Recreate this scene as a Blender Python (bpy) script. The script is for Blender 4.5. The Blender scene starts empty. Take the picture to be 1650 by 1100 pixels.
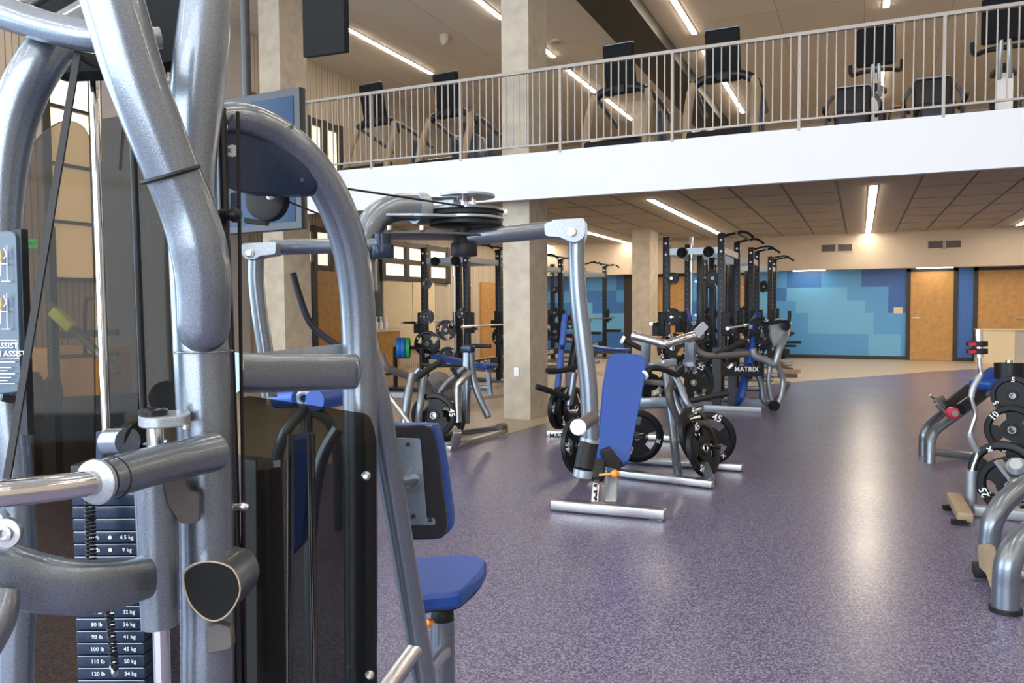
import bpy, bmesh, math, random
from math import sin, cos, pi, radians
from mathutils import Vector as V, Matrix
random.seed(7)
S = bpy.context.scene
COL = S.collection
# ------------------------------------------------------------------ camera
EYE = V((0, 0, 1.38))
FPX = 1261.94
yaw, pit, rol = radians(23.97), radians(2.6347), radians(-0.3734)
_f = V((-sin(yaw), cos(yaw), 0)); _r = V((cos(yaw), sin(yaw), 0)); _u = V((0, 0, 1))
CF = _f * cos(pit) - _u * sin(pit); _u2 = _u * cos(pit) + _f * sin(pit)
CR = _r * cos(rol) + _u2 * sin(rol); CU = _u2 * cos(rol) - _r * sin(rol)
cd = bpy.data.cameras.new('camera'); cam = bpy.data.objects.new('camera', cd); COL.objects.link(cam)
m = Matrix((CR, CU, -CF)).transposed().to_4x4(); m.translation = EYE; cam.matrix_world = m
cd.sensor_width = 36; cd.lens = FPX / 1650 * 36; cd.clip_start = .05; cd.clip_end = 200
S.camera = cam
# ------------------------------------------------------------------ colour management, world
S.view_settings.view_transform = 'Standard'; S.view_settings.look = 'None'; S.view_settings.gamma = 1
S.view_settings.exposure = 0.62
w = bpy.data.worlds.new('daylight'); S.world = w; w.use_nodes = True
w.node_tree.nodes['Background'].inputs[0].default_value = (.62, .78, 1, 1)
w.node_tree.nodes['Background'].inputs[1].default_value = 1.6

def area(name, loc, size, direction, power, color):
    l = bpy.data.lights.new(name, 'AREA'); l.shape = 'RECTANGLE'; l.size, l.size_y = size
    l.energy = power; l.color = color
    o = bpy.data.objects.new(name, l); COL.objects.link(o); o.location = loc
    o.rotation_euler = V(direction).to_track_quat('-Z', 'Y').to_euler()
    return o
area('window_daylight', (-2.5, -5.7, 3.2), (12, 4.6), (0, 1, -.02), 640, (.90, .95, 1))
area('side_window_daylight', (-8.9, -1.0, 3.0), (7, 4.6), (1, .1, -.05), 380, (.55, .78, 1))

def PX(x, y, d):     # a point at distance d along the view axis
    return EYE + (CF + CR * ((x - 825) / FPX) - CU * ((y - 550) / FPX)) * d
def PZ(x, y, z):     # a point at height z
    r = CF + CR * ((x - 825) / FPX) - CU * ((y - 550) / FPX)
    return EYE + r * ((z - 1.38) / r.z)
def PY(x, y, Y):
    r = CF + CR * ((x - 825) / FPX) - CU * ((y - 550) / FPX)
    return EYE + r * (Y / r.y)

# ------------------------------------------------------------------ materials
def mat(name, col, rough=.5, metal=0, noise=0, nscale=40, bump=0, bscale=80, coat=0, spec=.5):
    m = bpy.data.materials.new(name); m.use_nodes = True; nt = m.node_tree; b = nt.nodes['Principled BSDF']
    b.inputs['Base Color'].default_value = (*col, 1); b.inputs['Roughness'].default_value = rough
    b.inputs['Metallic'].default_value = metal; b.inputs['Coat Weight'].default_value = coat
    b.inputs['Specular IOR Level'].default_value = spec
    tc = nt.nodes.new('ShaderNodeTexCoord')
    if noise:
        n = nt.nodes.new('ShaderNodeTexNoise'); n.inputs['Scale'].default_value = nscale; n.inputs['Detail'].default_value = 3
        nt.links.new(tc.outputs['Object'], n.inputs['Vector'])
        r = nt.nodes.new('ShaderNodeMapRange'); r.inputs[1].default_value = .3; r.inputs[2].default_value = .7
        r.inputs[3].default_value = 1 - noise; r.inputs[4].default_value = 1 + noise
        nt.links.new(n.outputs['Fac'], r.inputs[0])
        mx = nt.nodes.new('ShaderNodeVectorMath'); mx.operation = 'SCALE'; mx.inputs[0].default_value = col
        nt.links.new(r.outputs[0], mx.inputs['Scale']); nt.links.new(mx.outputs[0], b.inputs['Base Color'])
    if bump:
        n2 = nt.nodes.new('ShaderNodeTexNoise'); n2.inputs['Scale'].default_value = bscale
        nt.links.new(tc.outputs['Object'], n2.inputs['Vector'])
        bp = nt.nodes.new('ShaderNodeBump'); bp.inputs['Strength'].default_value = bump; bp.inputs['Distance'].default_value = .002
        nt.links.new(n2.outputs['Fac'], bp.inputs['Height']); nt.links.new(bp.outputs[0], b.inputs['Normal'])
    return m
def emis(name, col, s):
    m = bpy.data.materials.new(name); m.use_nodes = True; nt = m.node_tree; b = nt.nodes['Principled BSDF']
    b.inputs['Base Color'].default_value = (*col, 1); b.inputs['Emission Color'].default_value = (*col, 1)
    b.inputs['Emission Strength'].default_value = s; b.inputs['Roughness'].default_value = .6
    return m
def smoked(name, tint, gl=.08):
    m = bpy.data.materials.new(name); m.use_nodes = True; nt = m.node_tree; nt.nodes.clear()
    o = nt.nodes.new('ShaderNodeOutputMaterial'); t = nt.nodes.new('ShaderNodeBsdfTransparent'); t.inputs[0].default_value = (*tint, 1)
    g = nt.nodes.new('ShaderNodeBsdfGlossy'); g.inputs['Roughness'].default_value = .04; g.inputs[0].default_value = (1, 1, 1, 1)
    fr = nt.nodes.new('ShaderNodeFresnel'); fr.inputs[0].default_value = 1.22
    mx = nt.nodes.new('ShaderNodeMixShader'); nt.links.new(fr.outputs[0], mx.inputs[0])
    nt.links.new(t.outputs[0], mx.inputs[1]); nt.links.new(g.outputs[0], mx.inputs[2]); nt.links.new(mx.outputs[0], o.inputs[0])
    return m
def lined(name, col, line, sx, sy, thick, axes='XY', rough=.8, noise=.06, offset=0.0):
    """tile grid: thin dark joints on a plain board"""
    m = bpy.data.materials.new(name); m.use_nodes = True; nt = m.node_tree; b = nt.nodes['Principled BSDF']
    b.inputs['Roughness'].default_value = rough
    ge = nt.nodes.new('ShaderNodeNewGeometry'); sp = nt.nodes.new('ShaderNodeSeparateXYZ'); nt.links.new(ge.outputs['Position'], sp.inputs[0])
    cb = nt.nodes.new('ShaderNodeCombineXYZ')
    nt.links.new(sp.outputs[axes[0]], cb.inputs[0]); nt.links.new(sp.outputs[axes[1]], cb.inputs[1])
    br = nt.nodes.new('ShaderNodeTexBrick'); br.offset = offset; br.inputs['Scale'].default_value = 1
    br.inputs['Brick Width'].default_value = sx; br.inputs['Row Height'].default_value = sy; br.inputs['Mortar Size'].default_value = thick
    br.inputs['Mortar Smooth'].default_value = .1
    c2 = tuple(c * (1 - noise) for c in col)
    br.inputs['Color1'].default_value = (*col, 1); br.inputs['Color2'].default_value = (*c2, 1); br.inputs['Mortar'].default_value = (*line, 1)
    nt.links.new(cb.outputs[0], br.inputs['Vector']); nt.links.new(br.outputs['Color'], b.inputs['Base Color'])
    return m

M = {}
M['silver'] = mat('silver paint', (.185, .215, .255), .30, .72, .22, 420, .1, 500, .6)
M['silver_light'] = mat('light silver paint', (.34, .37, .40), .36, .5, .15, 300)
M['chrome'] = mat('chrome', (.78, .78, .78), .10, 1)
M['brushed'] = mat('brushed steel', (.55, .55, .55), .28, 1, .1, 200)
M['black'] = mat('black rubber', (.010, .010, .011), .55, 0, .2, 60, spec=.35)
M['blackpaint'] = mat('black powder coat', (.010, .011, .015), .40, 0, .3, 300, spec=.35)
M['blackgloss'] = mat('gloss black plastic', (.012, .014, .018), .18, 0)
M['shroud'] = mat('dark blue shroud plastic', (.012, .028, .06), .28, .1, .2, 80)
M['plate'] = mat('plate rubber', (.006, .0065, .008), .40, 0, .2, 100, spec=.3)
M['blue'] = mat('blue vinyl', (.010, .060, .29), .42, 0, .12, 250, .2, 300)
M['bluepurple'] = mat('blue seat vinyl', (.06, .07, .36), .38, 0, .12, 250, .2, 300)
M['white'] = mat('white plastic', (.85, .85, .85), .4)
M['text'] = mat('white lettering', (.85, .87, .9), .5)
M['red'] = mat('red plastic', (.5, .02, .05), .35)
M['orange'] = mat('orange plastic', (.95, .28, .02), .4)
M['green'] = mat('green rubber', (.02, .35, .09), .5, 0, .1, 60)
M['bumperblue'] = mat('blue rubber', (.01, .15, .5), .5, 0, .1, 60)
M['taupe'] = mat('dark taupe plastic', (.10, .09, .085), .5, .2, .1, 200)
M['tan'] = mat('tan plastic', (.36, .27, .17), .5, .2, .1, 200)
M['concrete'] = mat('pale concrete', (.50, .44, .35), .8, 0, .14, 6, .3, 30)
M['rail'] = mat('warm grey rail paint', (.34, .31, .28), .45, .2)
M['mattblack'] = mat('matt black casing', (.010, .011, .012), .7, spec=.12)
M['fascia'] = mat('white painted board', (.68, .69, .71), .6)
M['wallbeige'] = mat('beige painted wall', (.52, .44, .35), .8, 0, .03, 3)
M['wallgrey'] = mat('warm grey wall', (.42, .39, .36), .8, 0, .04, 3)
M['wood'] = mat('amber wood veneer', (.47, .25, .075), .45, 0, .14, 9)
M['dooredge'] = mat('dark bronze frame', (.028, .024, .020), .5)
M['mirror'] = mat('dark mirror', (.10, .12, .11), .15, .4)
M['cream'] = mat('cream board', (.66, .56, .38), .6, 0, .03, 4)
M['strip'] = emis('lit diffuser', (1, .86, .68), 34)
M['down'] = emis('lit downlight', (1, .90, .74), 12)
M['window'] = emis('bright window', (1, .88, .64), .72)
M['exit'] = emis('lit exit sign', (.02, .75, .10), .8)
M['smoke'] = smoked('smoked brown acrylic', (.44, .38, .29))
M['smoke_dark'] = smoked('dark smoked acrylic', (.38, .38, .355))
M['screen'] = mat('dark screen glass', (.010, .03, .075), .15, 0, spec=.25)
M['bezel'] = mat('screen bezel', (.015, .017, .022), .35)
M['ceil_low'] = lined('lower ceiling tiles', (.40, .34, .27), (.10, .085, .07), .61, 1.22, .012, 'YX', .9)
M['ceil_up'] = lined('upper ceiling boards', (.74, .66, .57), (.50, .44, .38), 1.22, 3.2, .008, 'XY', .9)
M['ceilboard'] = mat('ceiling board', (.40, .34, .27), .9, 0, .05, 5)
M['siding'] = lined('ribbed wall panel', (.50, .43, .34), (.14, .11, .08), .085, 30, .006, 'YZ', .8, .10)
M['yellow'] = mat('yellow green paint', (.42, .55, .06), .5)
M['placard'] = mat('placard blue', (.035, .075, .12), .3)
M['deck'] = mat('balcony carpet', (.30, .26, .21), .9, 0, .2, 20)

# rubber floor with flecks, and the paler band beyond a curved joint
def floor_mat(name, a, b_, c, rough):
    m = bpy.data.materials.new(name); m.use_nodes = True; nt = m.node_tree; b = nt.nodes['Principled BSDF']
    tc = nt.nodes.new('ShaderNodeTexCoord')
    n = nt.nodes.new('ShaderNodeTexNoise'); n.inputs['Scale'].default_value = 120; n.inputs['Detail'].default_value = 3
    nt.links.new(tc.outputs['Object'], n.inputs['Vector'])
    r = nt.nodes.new('ShaderNodeValToRGB'); e = r.color_ramp.elements
    e[0].position = .38; e[0].color = (*a, 1); e[1].position = .62; e[1].color = (*c, 1)
    k = e.new(.5); k.color = (*b_, 1)
    nt.links.new(n.outputs['Fac'], r.inputs[0]); nt.links.new(r.outputs[0], b.inputs['Base Color'])
    n2 = nt.nodes.new('ShaderNodeTexNoise'); n2.inputs['Scale'].default_value = 1.3; nt.links.new(tc.outputs['Object'], n2.inputs['Vector'])
    mr = nt.nodes.new('ShaderNodeMapRange'); mr.inputs[3].default_value = rough - .05; mr.inputs[4].default_value = rough + .05
    nt.links.new(n2.outputs['Fac'], mr.inputs[0]); nt.links.new(mr.outputs[0], b.inputs['Roughness'])
    return m
M['floor'] = floor_mat('violet rubber floor', (.048, .046, .098), (.112, .102, .180), (.25, .225, .29), .30)
M['floor_pale'] = floor_mat('sand rubber floor', (.30, .24, .17), (.42, .34, .24), (.52, .43, .32), .38)

# far mural: painted blocks in four blues
for k_, c_ in (('mural_deep', (.025, .105, .37)), ('mural_mid', (.04, .165, .46)), ('mural_sky', (.075, .30, .62)), ('mural_pale', (.13, .40, .68))): M[k_] = mat(k_.replace('_', ' ') + ' blue', c_, .35)
M['wallblue'] = mat('blue painted wall', (.035, .13, .42), .4)

# ------------------------------------------------------------------ mesh building
_txt = {}
def text_geo(s):
    if s not in _txt:
        c = bpy.data.curves.new('t', 'FONT'); c.body = s; c.align_x = 'CENTER'; c.align_y = 'CENTER'; c.extrude = 0.02; c.resolution_u = 2
        c.offset = .012
        o = bpy.data.objects.new('t', c); COL.objects.link(o)
        dg = bpy.context.evaluated_depsgraph_get(); me = bpy.data.meshes.new_from_object(o.evaluated_get(dg))
        _txt[s] = ([v.co.copy() for v in me.vertices], [tuple(p.vertices) for p in me.polygons])
        bpy.data.objects.remove(o); bpy.data.curves.remove(c); bpy.data.meshes.remove(me)
    return _txt[s]
def basis(d, up=None):
    d = d.normalized()
    if up is None: up = V((0, 0, 1)) if abs(d.z) < .95 else V((0, 1, 0))
    s = d.cross(up)
    if s.length < 1e-5: s = d.cross(V((1, 0, 0)))
    s.normalize(); return s, s.cross(d).normalized()
def catmull(P, k):
    if len(P) < 3 or k <= 1: return list(P), [i for i in range(len(P))]
    out = []; ts = []
    Q = [P[0] * 2 - P[1]] + list(P) + [P[-1] * 2 - P[-2]]
    for i in range(1, len(Q) - 2):
        a, b, c, d = Q[i - 1], Q[i], Q[i + 1], Q[i + 2]
        for j in range(k):
            t = j / k
            out.append(.5 * (2 * b + (c - a) * t + (2 * a - 5 * b + 4 * c - d) * t * t + (3 * b - a - 3 * c + d) * t ** 3)); ts.append(i - 1 + t)
    out.append(P[-1]); ts.append(len(P) - 1)
    return out, ts
class MB:
    def __init__(s): s.v = []; s.f = []
    def add(s, vs, fs):
        n = len(s.v); s.v += [V(v) for v in vs]; s.f += [tuple(i + n for i in f) for f in fs]; return s
    def box(s, c, size, rz=0, ax=None, bev=0):
        """ax: optional (x,y,z) unit axes"""
        c = V(c)
        if ax is None: ax = (V((cos(rz), sin(rz), 0)), V((-sin(rz), cos(rz), 0)), V((0, 0, 1)))
        hx, hy, hz = [q / 2 for q in size]
        if bev:
            bm = bmesh.new(); bmesh.ops.create_cube(bm, size=1)
            for v in bm.verts: v.co = V((v.co.x * size[0], v.co.y * size[1], v.co.z * size[2]))
            bmesh.ops.bevel(bm, geom=list(bm.edges), offset=min(bev, .45 * min(size)), segments=3, profile=.5, affect='EDGES')
            bm.verts.index_update()
            s.add([c + ax[0] * v.co.x + ax[1] * v.co.y + ax[2] * v.co.z for v in bm.verts], [[v.index for v in f.verts] for f in bm.faces]); bm.free()
            return s
        vs = [c + ax[0] * x * hx + ax[1] * y * hy + ax[2] * z * hz for x in (-1, 1) for y in (-1, 1) for z in (-1, 1)]
        return s.add(vs, [(0, 1, 3, 2), (4, 6, 7, 5), (0, 4, 5, 1), (2, 3, 7, 6), (0, 2, 6, 4), (1, 5, 7, 3)])
    def span(s, a, b): # axis-aligned box between corners
        a = V(a); b = V(b); return s.box((a + b) / 2, [abs(x) for x in (b - a)])
    def bar(s, a, b, wd, ht, up=None, bev=0):
        a = V(a); b = V(b); d = (b - a); L = d.length; d.normalize(); sd, n = basis(d, up)
        return s.box((a + b) / 2, (wd, L, ht), ax=(sd, d, n), bev=bev)
    def tube(s, P, r, k=6, n=18, up=None, ratio=1.0, round_end=False, open_end=False, sq=1.0):
        """ratio: half-height (along up) divided by half-width r"""
        P = [V(p) for p in P]; Q, ts = catmull(P, k)
        rs = [r] * len(P) if not isinstance(r, (list, tuple)) else r
        def rad(t):
            i = min(int(t), len(P) - 2); return rs[i] + (rs[i + 1] - rs[i]) * (t - i)
        R_ = [rad(t) for t in ts]
        T = []
        for i in range(len(Q)):
            T.append((Q[min(i + 1, len(Q) - 1)] - Q[max(i - 1, 0)]).normalized())
        if round_end:
            for kk in range(1, 5):
                a = kk / 4.3 * pi / 2; Q.append(Q[len(ts) - 1] + T[len(ts) - 1] * R_[len(ts) - 1] * sin(a)); R_.append(R_[len(ts) - 1] * cos(a)); T.append(T[len(ts) - 1])
        sd, nn = basis(T[0], up); vs = []; fs = []
        for i, q in enumerate(Q):
            if up is not None: sd, nn = basis(T[i], up)
            else:
                sd = (sd - T[i] * sd.dot(T[i])).normalized(); nn = sd.cross(T[i]).normalized()
            for j in range(n):
                a = 2 * pi * j / n; ca, sa = cos(a), sin(a)
                vs.append(q + sd * math.copysign(abs(ca) ** sq, ca) * R_[i] + nn * math.copysign(abs(sa) ** sq, sa) * R_[i] * ratio)
        for i in range(len(Q) - 1):
            for j in range(n):
                fs.append((i * n + j, i * n + (j + 1) % n, (i + 1) * n + (j + 1) % n, (i + 1) * n + j))
        fs.append(tuple(range(n - 1, -1, -1)))
        if not open_end: fs.append(tuple((len(Q) - 1) * n + j for j in range(n)))
        return s.add(vs, fs)
    def cyl(s, a, b, r, n=20, r2=None):
        return s.tube([a, b], [r, r if r2 is None else r2], k=1, n=n)
    def lathe(s, c, ax, prof, n=32):
        """prof: list of (radius, along-axis)"""
        c = V(c); ax = V(ax).normalized(); sd, nn = basis(ax); vs = []; fs = []
        for (r, h) in prof:
            for j in range(n):
                a = 2 * pi * j / n; vs.append(c + ax * h + (sd * cos(a) + nn * sin(a)) * max(r, 1e-4))
        for i in range(len(prof) - 1):
            for j in range(n): fs.append((i * n + j, i * n + (j + 1) % n, (i + 1) * n + (j + 1) % n, (i + 1) * n + j))
        fs.append(tuple(range(n - 1, -1, -1))); fs.append(tuple((len(prof) - 1) * n + j for j in range(n)))
        return s.add(vs, fs)
    def torus(s, c, ax, R_, r, n=36, k=10):
        c = V(c); ax = V(ax).normalized(); sd, nn = basis(ax); vs = []; fs = []
        for i in range(n):
            a = 2 * pi * i / n; d = sd * cos(a) + nn * sin(a)
            for j in range(k):
                b = 2 * pi * j / k; vs.append(c + d * (R_ + r * cos(b)) + ax * r * sin(b))
        for i in range(n):
            for j in range(k): fs.append((i * k + j, i * k + (j + 1) % k, ((i + 1) % n) * k + (j + 1) % k, ((i + 1) % n) * k + j))
        return s.add(vs, fs)
    def prism(s, P, d, bev=0):
        """closed outline P (points), extruded by vector d"""
        P = [V(p) for p in P]; d = V(d); n = len(P)
        if bev:
            c = sum(P, V()) / n; q = [p + (c - p).normalized() * bev for p in P]; e = d.normalized() * min(bev, d.length * .4)
            L = [q, [p + e for p in P], [p + d - e for p in P], [p + d for p in q]]
        else: L = [P, [p + d for p in P]]
        vs = [v for l in L for v in l]; fs = [tuple(range(n - 1, -1, -1)), tuple((len(L) - 1) * n + j for j in range(n))]
        for i in range(len(L) - 1):
            for j in range(n): fs.append((i * n + j, i * n + (j + 1) % n, (i + 1) * n + (j + 1) % n, (i + 1) * n + j))
        return s.add(vs, fs)
    def text(s, t, c, xd, yd, size):
        vs, fs = text_geo(t); c = V(c); xd = V(xd).normalized(); yd = V(yd).normalized(); zd = xd.cross(yd)
        return s.add([c + (xd * v.x + yd * v.y + zd * v.z * .3) * size for v in vs], fs)
def smooth_outline(P, k=4):
    P = [V(p) for p in P]; n = len(P); out = []
    for i in range(n):
        a, b, c, d = P[i - 1], P[i], P[(i + 1) % n], P[(i + 2) % n]
        for j in range(k):
            t = j / k; out.append(.5 * (2 * b + (c - a) * t + (2 * a - 5 * b + 4 * c - d) * t * t + (3 * b - a - 3 * c + d) * t ** 3))
    return out
def round_poly(P, r=.02, k=4):
    """rounds the corners of an outline"""
    P = [V(p) for p in P]; n = len(P); out = []
    for i in range(n):
        a, b, c = P[i - 1], P[i], P[(i + 1) % n]
        u = (a - b); w_ = (c - b); q = min(r, u.length * .45, w_.length * .45)
        p0 = b + u.normalized() * q; p1 = b + w_.normalized() * q
        for j in range(k + 1):
            t = j / k; out.append(p0 * (1 - t) ** 2 + b * 2 * t * (1 - t) + p1 * t * t)
    return out

def root_loc(o):
    t = V()
    while o is not None: t += o.location; o = o.parent
    return t
def obj(name, mb, mt, parent=None, label=None, extra=()):
    mi = [0] * len(mb.f)
    for k, (m2, _) in enumerate(extra): mb.add(m2.v, m2.f); mi += [k + 1] * len(m2.f)
    me = bpy.data.meshes.new(name)
    if parent is not None: off = root_loc(parent)
    else:
        xs = [v.x for v in mb.v]; ys = [v.y for v in mb.v]; off = V(((min(xs) + max(xs)) / 2, (min(ys) + max(ys)) / 2, min(v.z for v in mb.v)))
    me.from_pydata([v - off for v in mb.v], [], mb.f)
    bm = bmesh.new(); bm.from_mesh(me); bmesh.ops.recalc_face_normals(bm, faces=bm.faces); bm.to_mesh(me); bm.free()
    me.polygons.foreach_set('use_smooth', [True] * len(me.polygons)); me.set_sharp_from_angle(angle=radians(38))
    me.materials.append(M[mt] if isinstance(mt, str) else mt)
    if extra:
        for _, m2 in extra: me.materials.append(M[m2])
        me.polygons.foreach_set('material_index', mi)
    o = bpy.data.objects.new(name, me); COL.objects.link(o)
    if parent is not None: o.parent = parent
    else: o.location = off
    if label: o['label'] = label
    return o
def thing(name, label, cat, loc=(0, 0, 0), group=None):
    o = bpy.data.objects.new(name, None); COL.objects.link(o); o.location = V(loc); o.empty_display_size = .1
    o['label'] = label; o['category'] = cat
    if group: o['group'] = group
    return o
def tag(o, label, cat, group=None):
    o['label'] = label; o['category'] = cat
    if group: o['group'] = group
    return o
def struct(name, mb, mt, parent=None):
    o = obj(name, mb, mt, parent)
    if parent is None: o['kind'] = 'structure'
    return o
def copy_tree(o, parent=None):
    c = o.copy(); COL.objects.link(c); c.parent = parent
    for ch in o.children: copy_tree(ch, c)
    return c

# ================================================================== THE ROOM
XL, XR, YB, YF, ZU, ZF, ZL = -9.2, 7.0, -6.0, 21.12, 5.85, 3.12, 3.05
struct('floor', MB().span((XL, YB, -.12), (XR, YF + .2, 0)), 'floor')
# sand-coloured floor band: beyond a curved joint
arc = [(-3.56, 5.6), (-3.52, 6.7), (-3.43, 7.65), (-3.30, 8.75), (-2.95, 10.3), (-2.3, 12.2), (-1.18, 14.33), (.16, 16.1), (2.05, 18.5), (4.4, 20.3), (6.9, 21.0)]
arcs, _ = catmull([V((x, y, .004)) for x, y in arc], 5)
struct('floor_band', MB().prism([V((XL + .02, 5.6, .001))] + [V((p.x, p.y, .001)) for p in arcs] + [V((6.9, YF, .001)), V((XL + .02, YF, .001))], (0, 0, .003)), 'floor_pale')
wf = MB().span((XL, YF, 0), (XR, YF + .2, 2.4)); mi = [0] * 6
def mural(x, z):
    if -2.1 < x < 1.1:
        if z > 1.78: return 2 if x < -1.7 else 1 if x < -.9 else 2 if x < .02 else 0
        if z > 1.45: return 1 if x < -1.72 else 3 if x < -.3 else 2 if x < .62 else 0
        if z > 1.14: return 2 if x < -1.5 else 3 if x < .1 else 2 if x < .62 else 0
        if z > .62: return 2 if x < -1.2 else 3 if x < .3 else 2
        return 3 if .2 < x < .9 else 2
    return random.choice((1, 2, 2, 3)) if x < -2.1 else 0
xs = [XL, -8.4, -7.5, -6.9, -6.2, -5.3, -4.4, -3.5, -2.8, -2.1, -1.72, -1.5, -1.2, -.9, -.3, .02, .1, .2, .3, .62, .9, 1.1, 4, XR]; zs = [0, .62, 1.14, 1.45, 1.78, 2.4]
for a_, b_ in zip(xs, xs[1:]):
    for c_, d_ in zip(zs, zs[1:]): wf.add([(a_, YF - .001, c_), (b_, YF - .001, c_), (b_, YF - .001, d_), (a_, YF - .001, d_)], [(0, 1, 2, 3)]); mi.append(mural((a_ + b_) / 2, (c_ + d_) / 2))
wo = struct('wall_far', wf, 'mural_deep')
for k_ in ('mural_mid', 'mural_sky', 'mural_pale'): wo.data.materials.append(M[k_])
wo.data.polygons.foreach_set('material_index', mi)
pst = tag(obj('poster', MB().box((.84, YF - .008, 1.20), (.20, .006, .15)), 'cream'), 'tiny cream notice pinned on the dark block of the blue mural', 'poster')
struct('wall_far_bulkhead', MB().span((XL, 20.6, 2.2), (XR, YF + .2, ZL)), 'wallbeige')
struct('wall_far_upper', MB().span((XL, YF, ZF), (XR, YF + .2, ZU)), 'wallbeige')
struct('baseboard_far', MB().span((XL, YF - .02, 0), (XR, YF, .09)), 'dooredge')
struct('wall_left', MB().span((XL - .2, 2.2, 0), (XL, YF + .2, ZU)), 'siding')
struct('wall_left_plain', MB().span((XL, 7.32, 0), (XL + .1, 9.95, ZU)), 'wallgrey')
mb = MB().span((XL - .2, YB, 0), (XL, -4.6, ZU)).span((XL - .2, -4.6, 0), (XL, 2.2, .6)).span((XL - .2, -4.6, 5.3), (XL, 2.2, ZU))
struct('wall_left_rear', mb, 'wallbeige')
struct('wall_right', MB().span((XR, YB, 0), (XR + .2, YF + .2, ZU)), 'wallbeige')
mb = MB().span((XL, YB - .2, 0), (XR, YB, .6)).span((XL, YB - .2, 5.4), (XR, YB, ZU)).span((3.6, YB - .2, .6), (XR, YB, 5.4)).span((XL, YB - .2, .6), (-8.6, YB, 5.4))
struct('wall_rear', mb, 'wallbeige')
mb = MB()
for x in (-8.6, -6.2, -3.8, -1.3, 1.2, 3.6): mb.box((x, YB - .1, 3), (.08, .12, 4.8))
mb.box((-2.5, YB - .1, 3.3), (12.2, .12, .08)); struct('window_1', mb, 'dooredge')
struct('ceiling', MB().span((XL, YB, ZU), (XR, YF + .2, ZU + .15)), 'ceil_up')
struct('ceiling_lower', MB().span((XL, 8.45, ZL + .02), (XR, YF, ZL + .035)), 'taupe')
cbm = MB(); Ls = [-8.0, -5.74, -3.06, .15, 3.1, 5.6]
edges = [XL] + [v for L_ in Ls for v in (L_ - .47, L_ + .58)] + [XR]; g_ = .018
for i in range(0, len(edges) - 1):
    a_, b_ = edges[i], edges[i + 1]
    if i % 2: # plain strip carrying the light
        cbm.span((a_ + g_, 8.45, ZL), (b_ - g_, YF, ZL + .02)); continue
    n_ = max(1, round((b_ - a_) / .74))
    for q in range(n_):
        y_ = 8.6 - 1.4
        while y_ < YF:
            u0, u1 = a_ + (b_ - a_) * q / n_ + g_, a_ + (b_ - a_) * (q + 1) / n_ - g_
            cbm.span((u0, max(8.45, y_ + .045), ZL), (u1, min(YF, y_ + 1.4 - .045), ZL + .02)); y_ += 1.4
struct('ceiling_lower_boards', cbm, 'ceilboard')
struct('balcony_slab', MB().span((XL, 8.45, ZL + .03), (XR, YF, ZF)), 'deck')
struct('balcony_fascia', MB().span((XL, 8.38, 2.60), (XR, 8.46, 3.125)), 'fascia')
struct('ceiling_beam', MB().span((-3.68, 8.4, ZU - .22), (-3.0, YF, ZU)), 'dooredge')
# columns
def column(x0, x1, y0, y1, n):
    mb = MB().span((x0, y0, 0), (x1, y1, ZU))
    struct('column', mb, 'concrete')
column(-3.965, -3.615, 8.66, 9.24, 1); column(-7.66, -7.30, 8.66, 9.24, 2); column(-4.66, -4.26, 17.09, 17.85, 3)
# far doors: wood leaves in dark frames
def door_far(n, x0, x1, ztop=2.12, handle=None):
    y = YF
    t = obj('door_%d' % n, MB().span((x0 - .09, y - .05, 0), (x0, y, ztop + .08)).span((x1, y - .05, 0), (x1 + .09, y, ztop + .08)).span((x0 - .09, y - .05, ztop), (x1 + .09, y, ztop + .08)), 'dooredge'); t['kind'] = 'structure'
    obj('door_leaf', MB().span((x0, y - .035, .01), (x1, y - .002, ztop)), 'wood', t)
    if handle: obj('door_handle', MB().bar((handle, y - .08, 1.02), (handle + .13, y - .08, 1.02), .02, .02).bar((handle, y - .08, 1.02), (handle, y - .03, 1.02), .02, .02), 'brushed', t)
door_far(1, 1.10, 2.00, handle=1.16); door_far(2, 2.50, 3.45, handle=3.28); door_far(3, -5.02, -4.25); door_far(4, -3.1, -2.75)
struct('wall_blue_panel', MB().span((2.10, YF - .02, .09), (2.42, YF - .001, 2.2)), 'wallblue')
struct('trim_1', MB().span((-5.97, YF - .06, 0), (-5.72, YF, 2.3)), 'dooredge')
ct_ = thing('reception_counter', 'pale low counter in front of the right-hand wooden door', 'counter', (2.8, 20.35, 0))
obj('front', MB().span((2.40, 20.25, 0), (3.12, 20.6, .76)), 'cream', ct_); obj('side', MB().span((3.12, 20.27, 0), (3.6, 20.6, .76)), 'wallgrey', ct_); obj('top', MB().span((2.38, 20.23, .76), (3.62, 20.62, .785)), 'cream', ct_)
# vents in the bulkhead
for (x0, x1, nm) in ((-.9, -.18, 'left of the two wide vents in the far bulkhead, left of the glowing light'), (1.4, 2.1, 'right of the two wide vents in the far bulkhead, above the wooden doors'), (-4.03, -3.85, 'narrow vent in the bulkhead beside the far concrete column')):
    t = thing('wall_vent', nm, 'vent', (x0, 20.59, 2.62), 'bulkhead vents')
    fr = MB(); g = MB(); xs = [(x0, x1)] if x1 - x0 < .3 else [(x0, (x0 + x1) / 2 - .01), ((x0 + x1) / 2 + .01, x1)]
    for a, b in xs:
        fr.span((a, 20.58, 2.62), (b, 20.6, 2.64)).span((a, 20.58, 2.8), (b, 20.6, 2.82)).span((a, 20.58, 2.62), (a + .02, 20.6, 2.82)).span((b - .02, 20.58, 2.62), (b, 20.6, 2.82))
        for q in range(7): g.span((a + .02, 20.583, 2.643 + q * .023), (b - .02, 20.598, 2.655 + q * .023))
        g.span((a + .02, 20.596, 2.64), (b - .02, 20.599, 2.8))
    obj('frame', fr, 'wallbeige', t); obj('grille', g, 'taupe', t)
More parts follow.
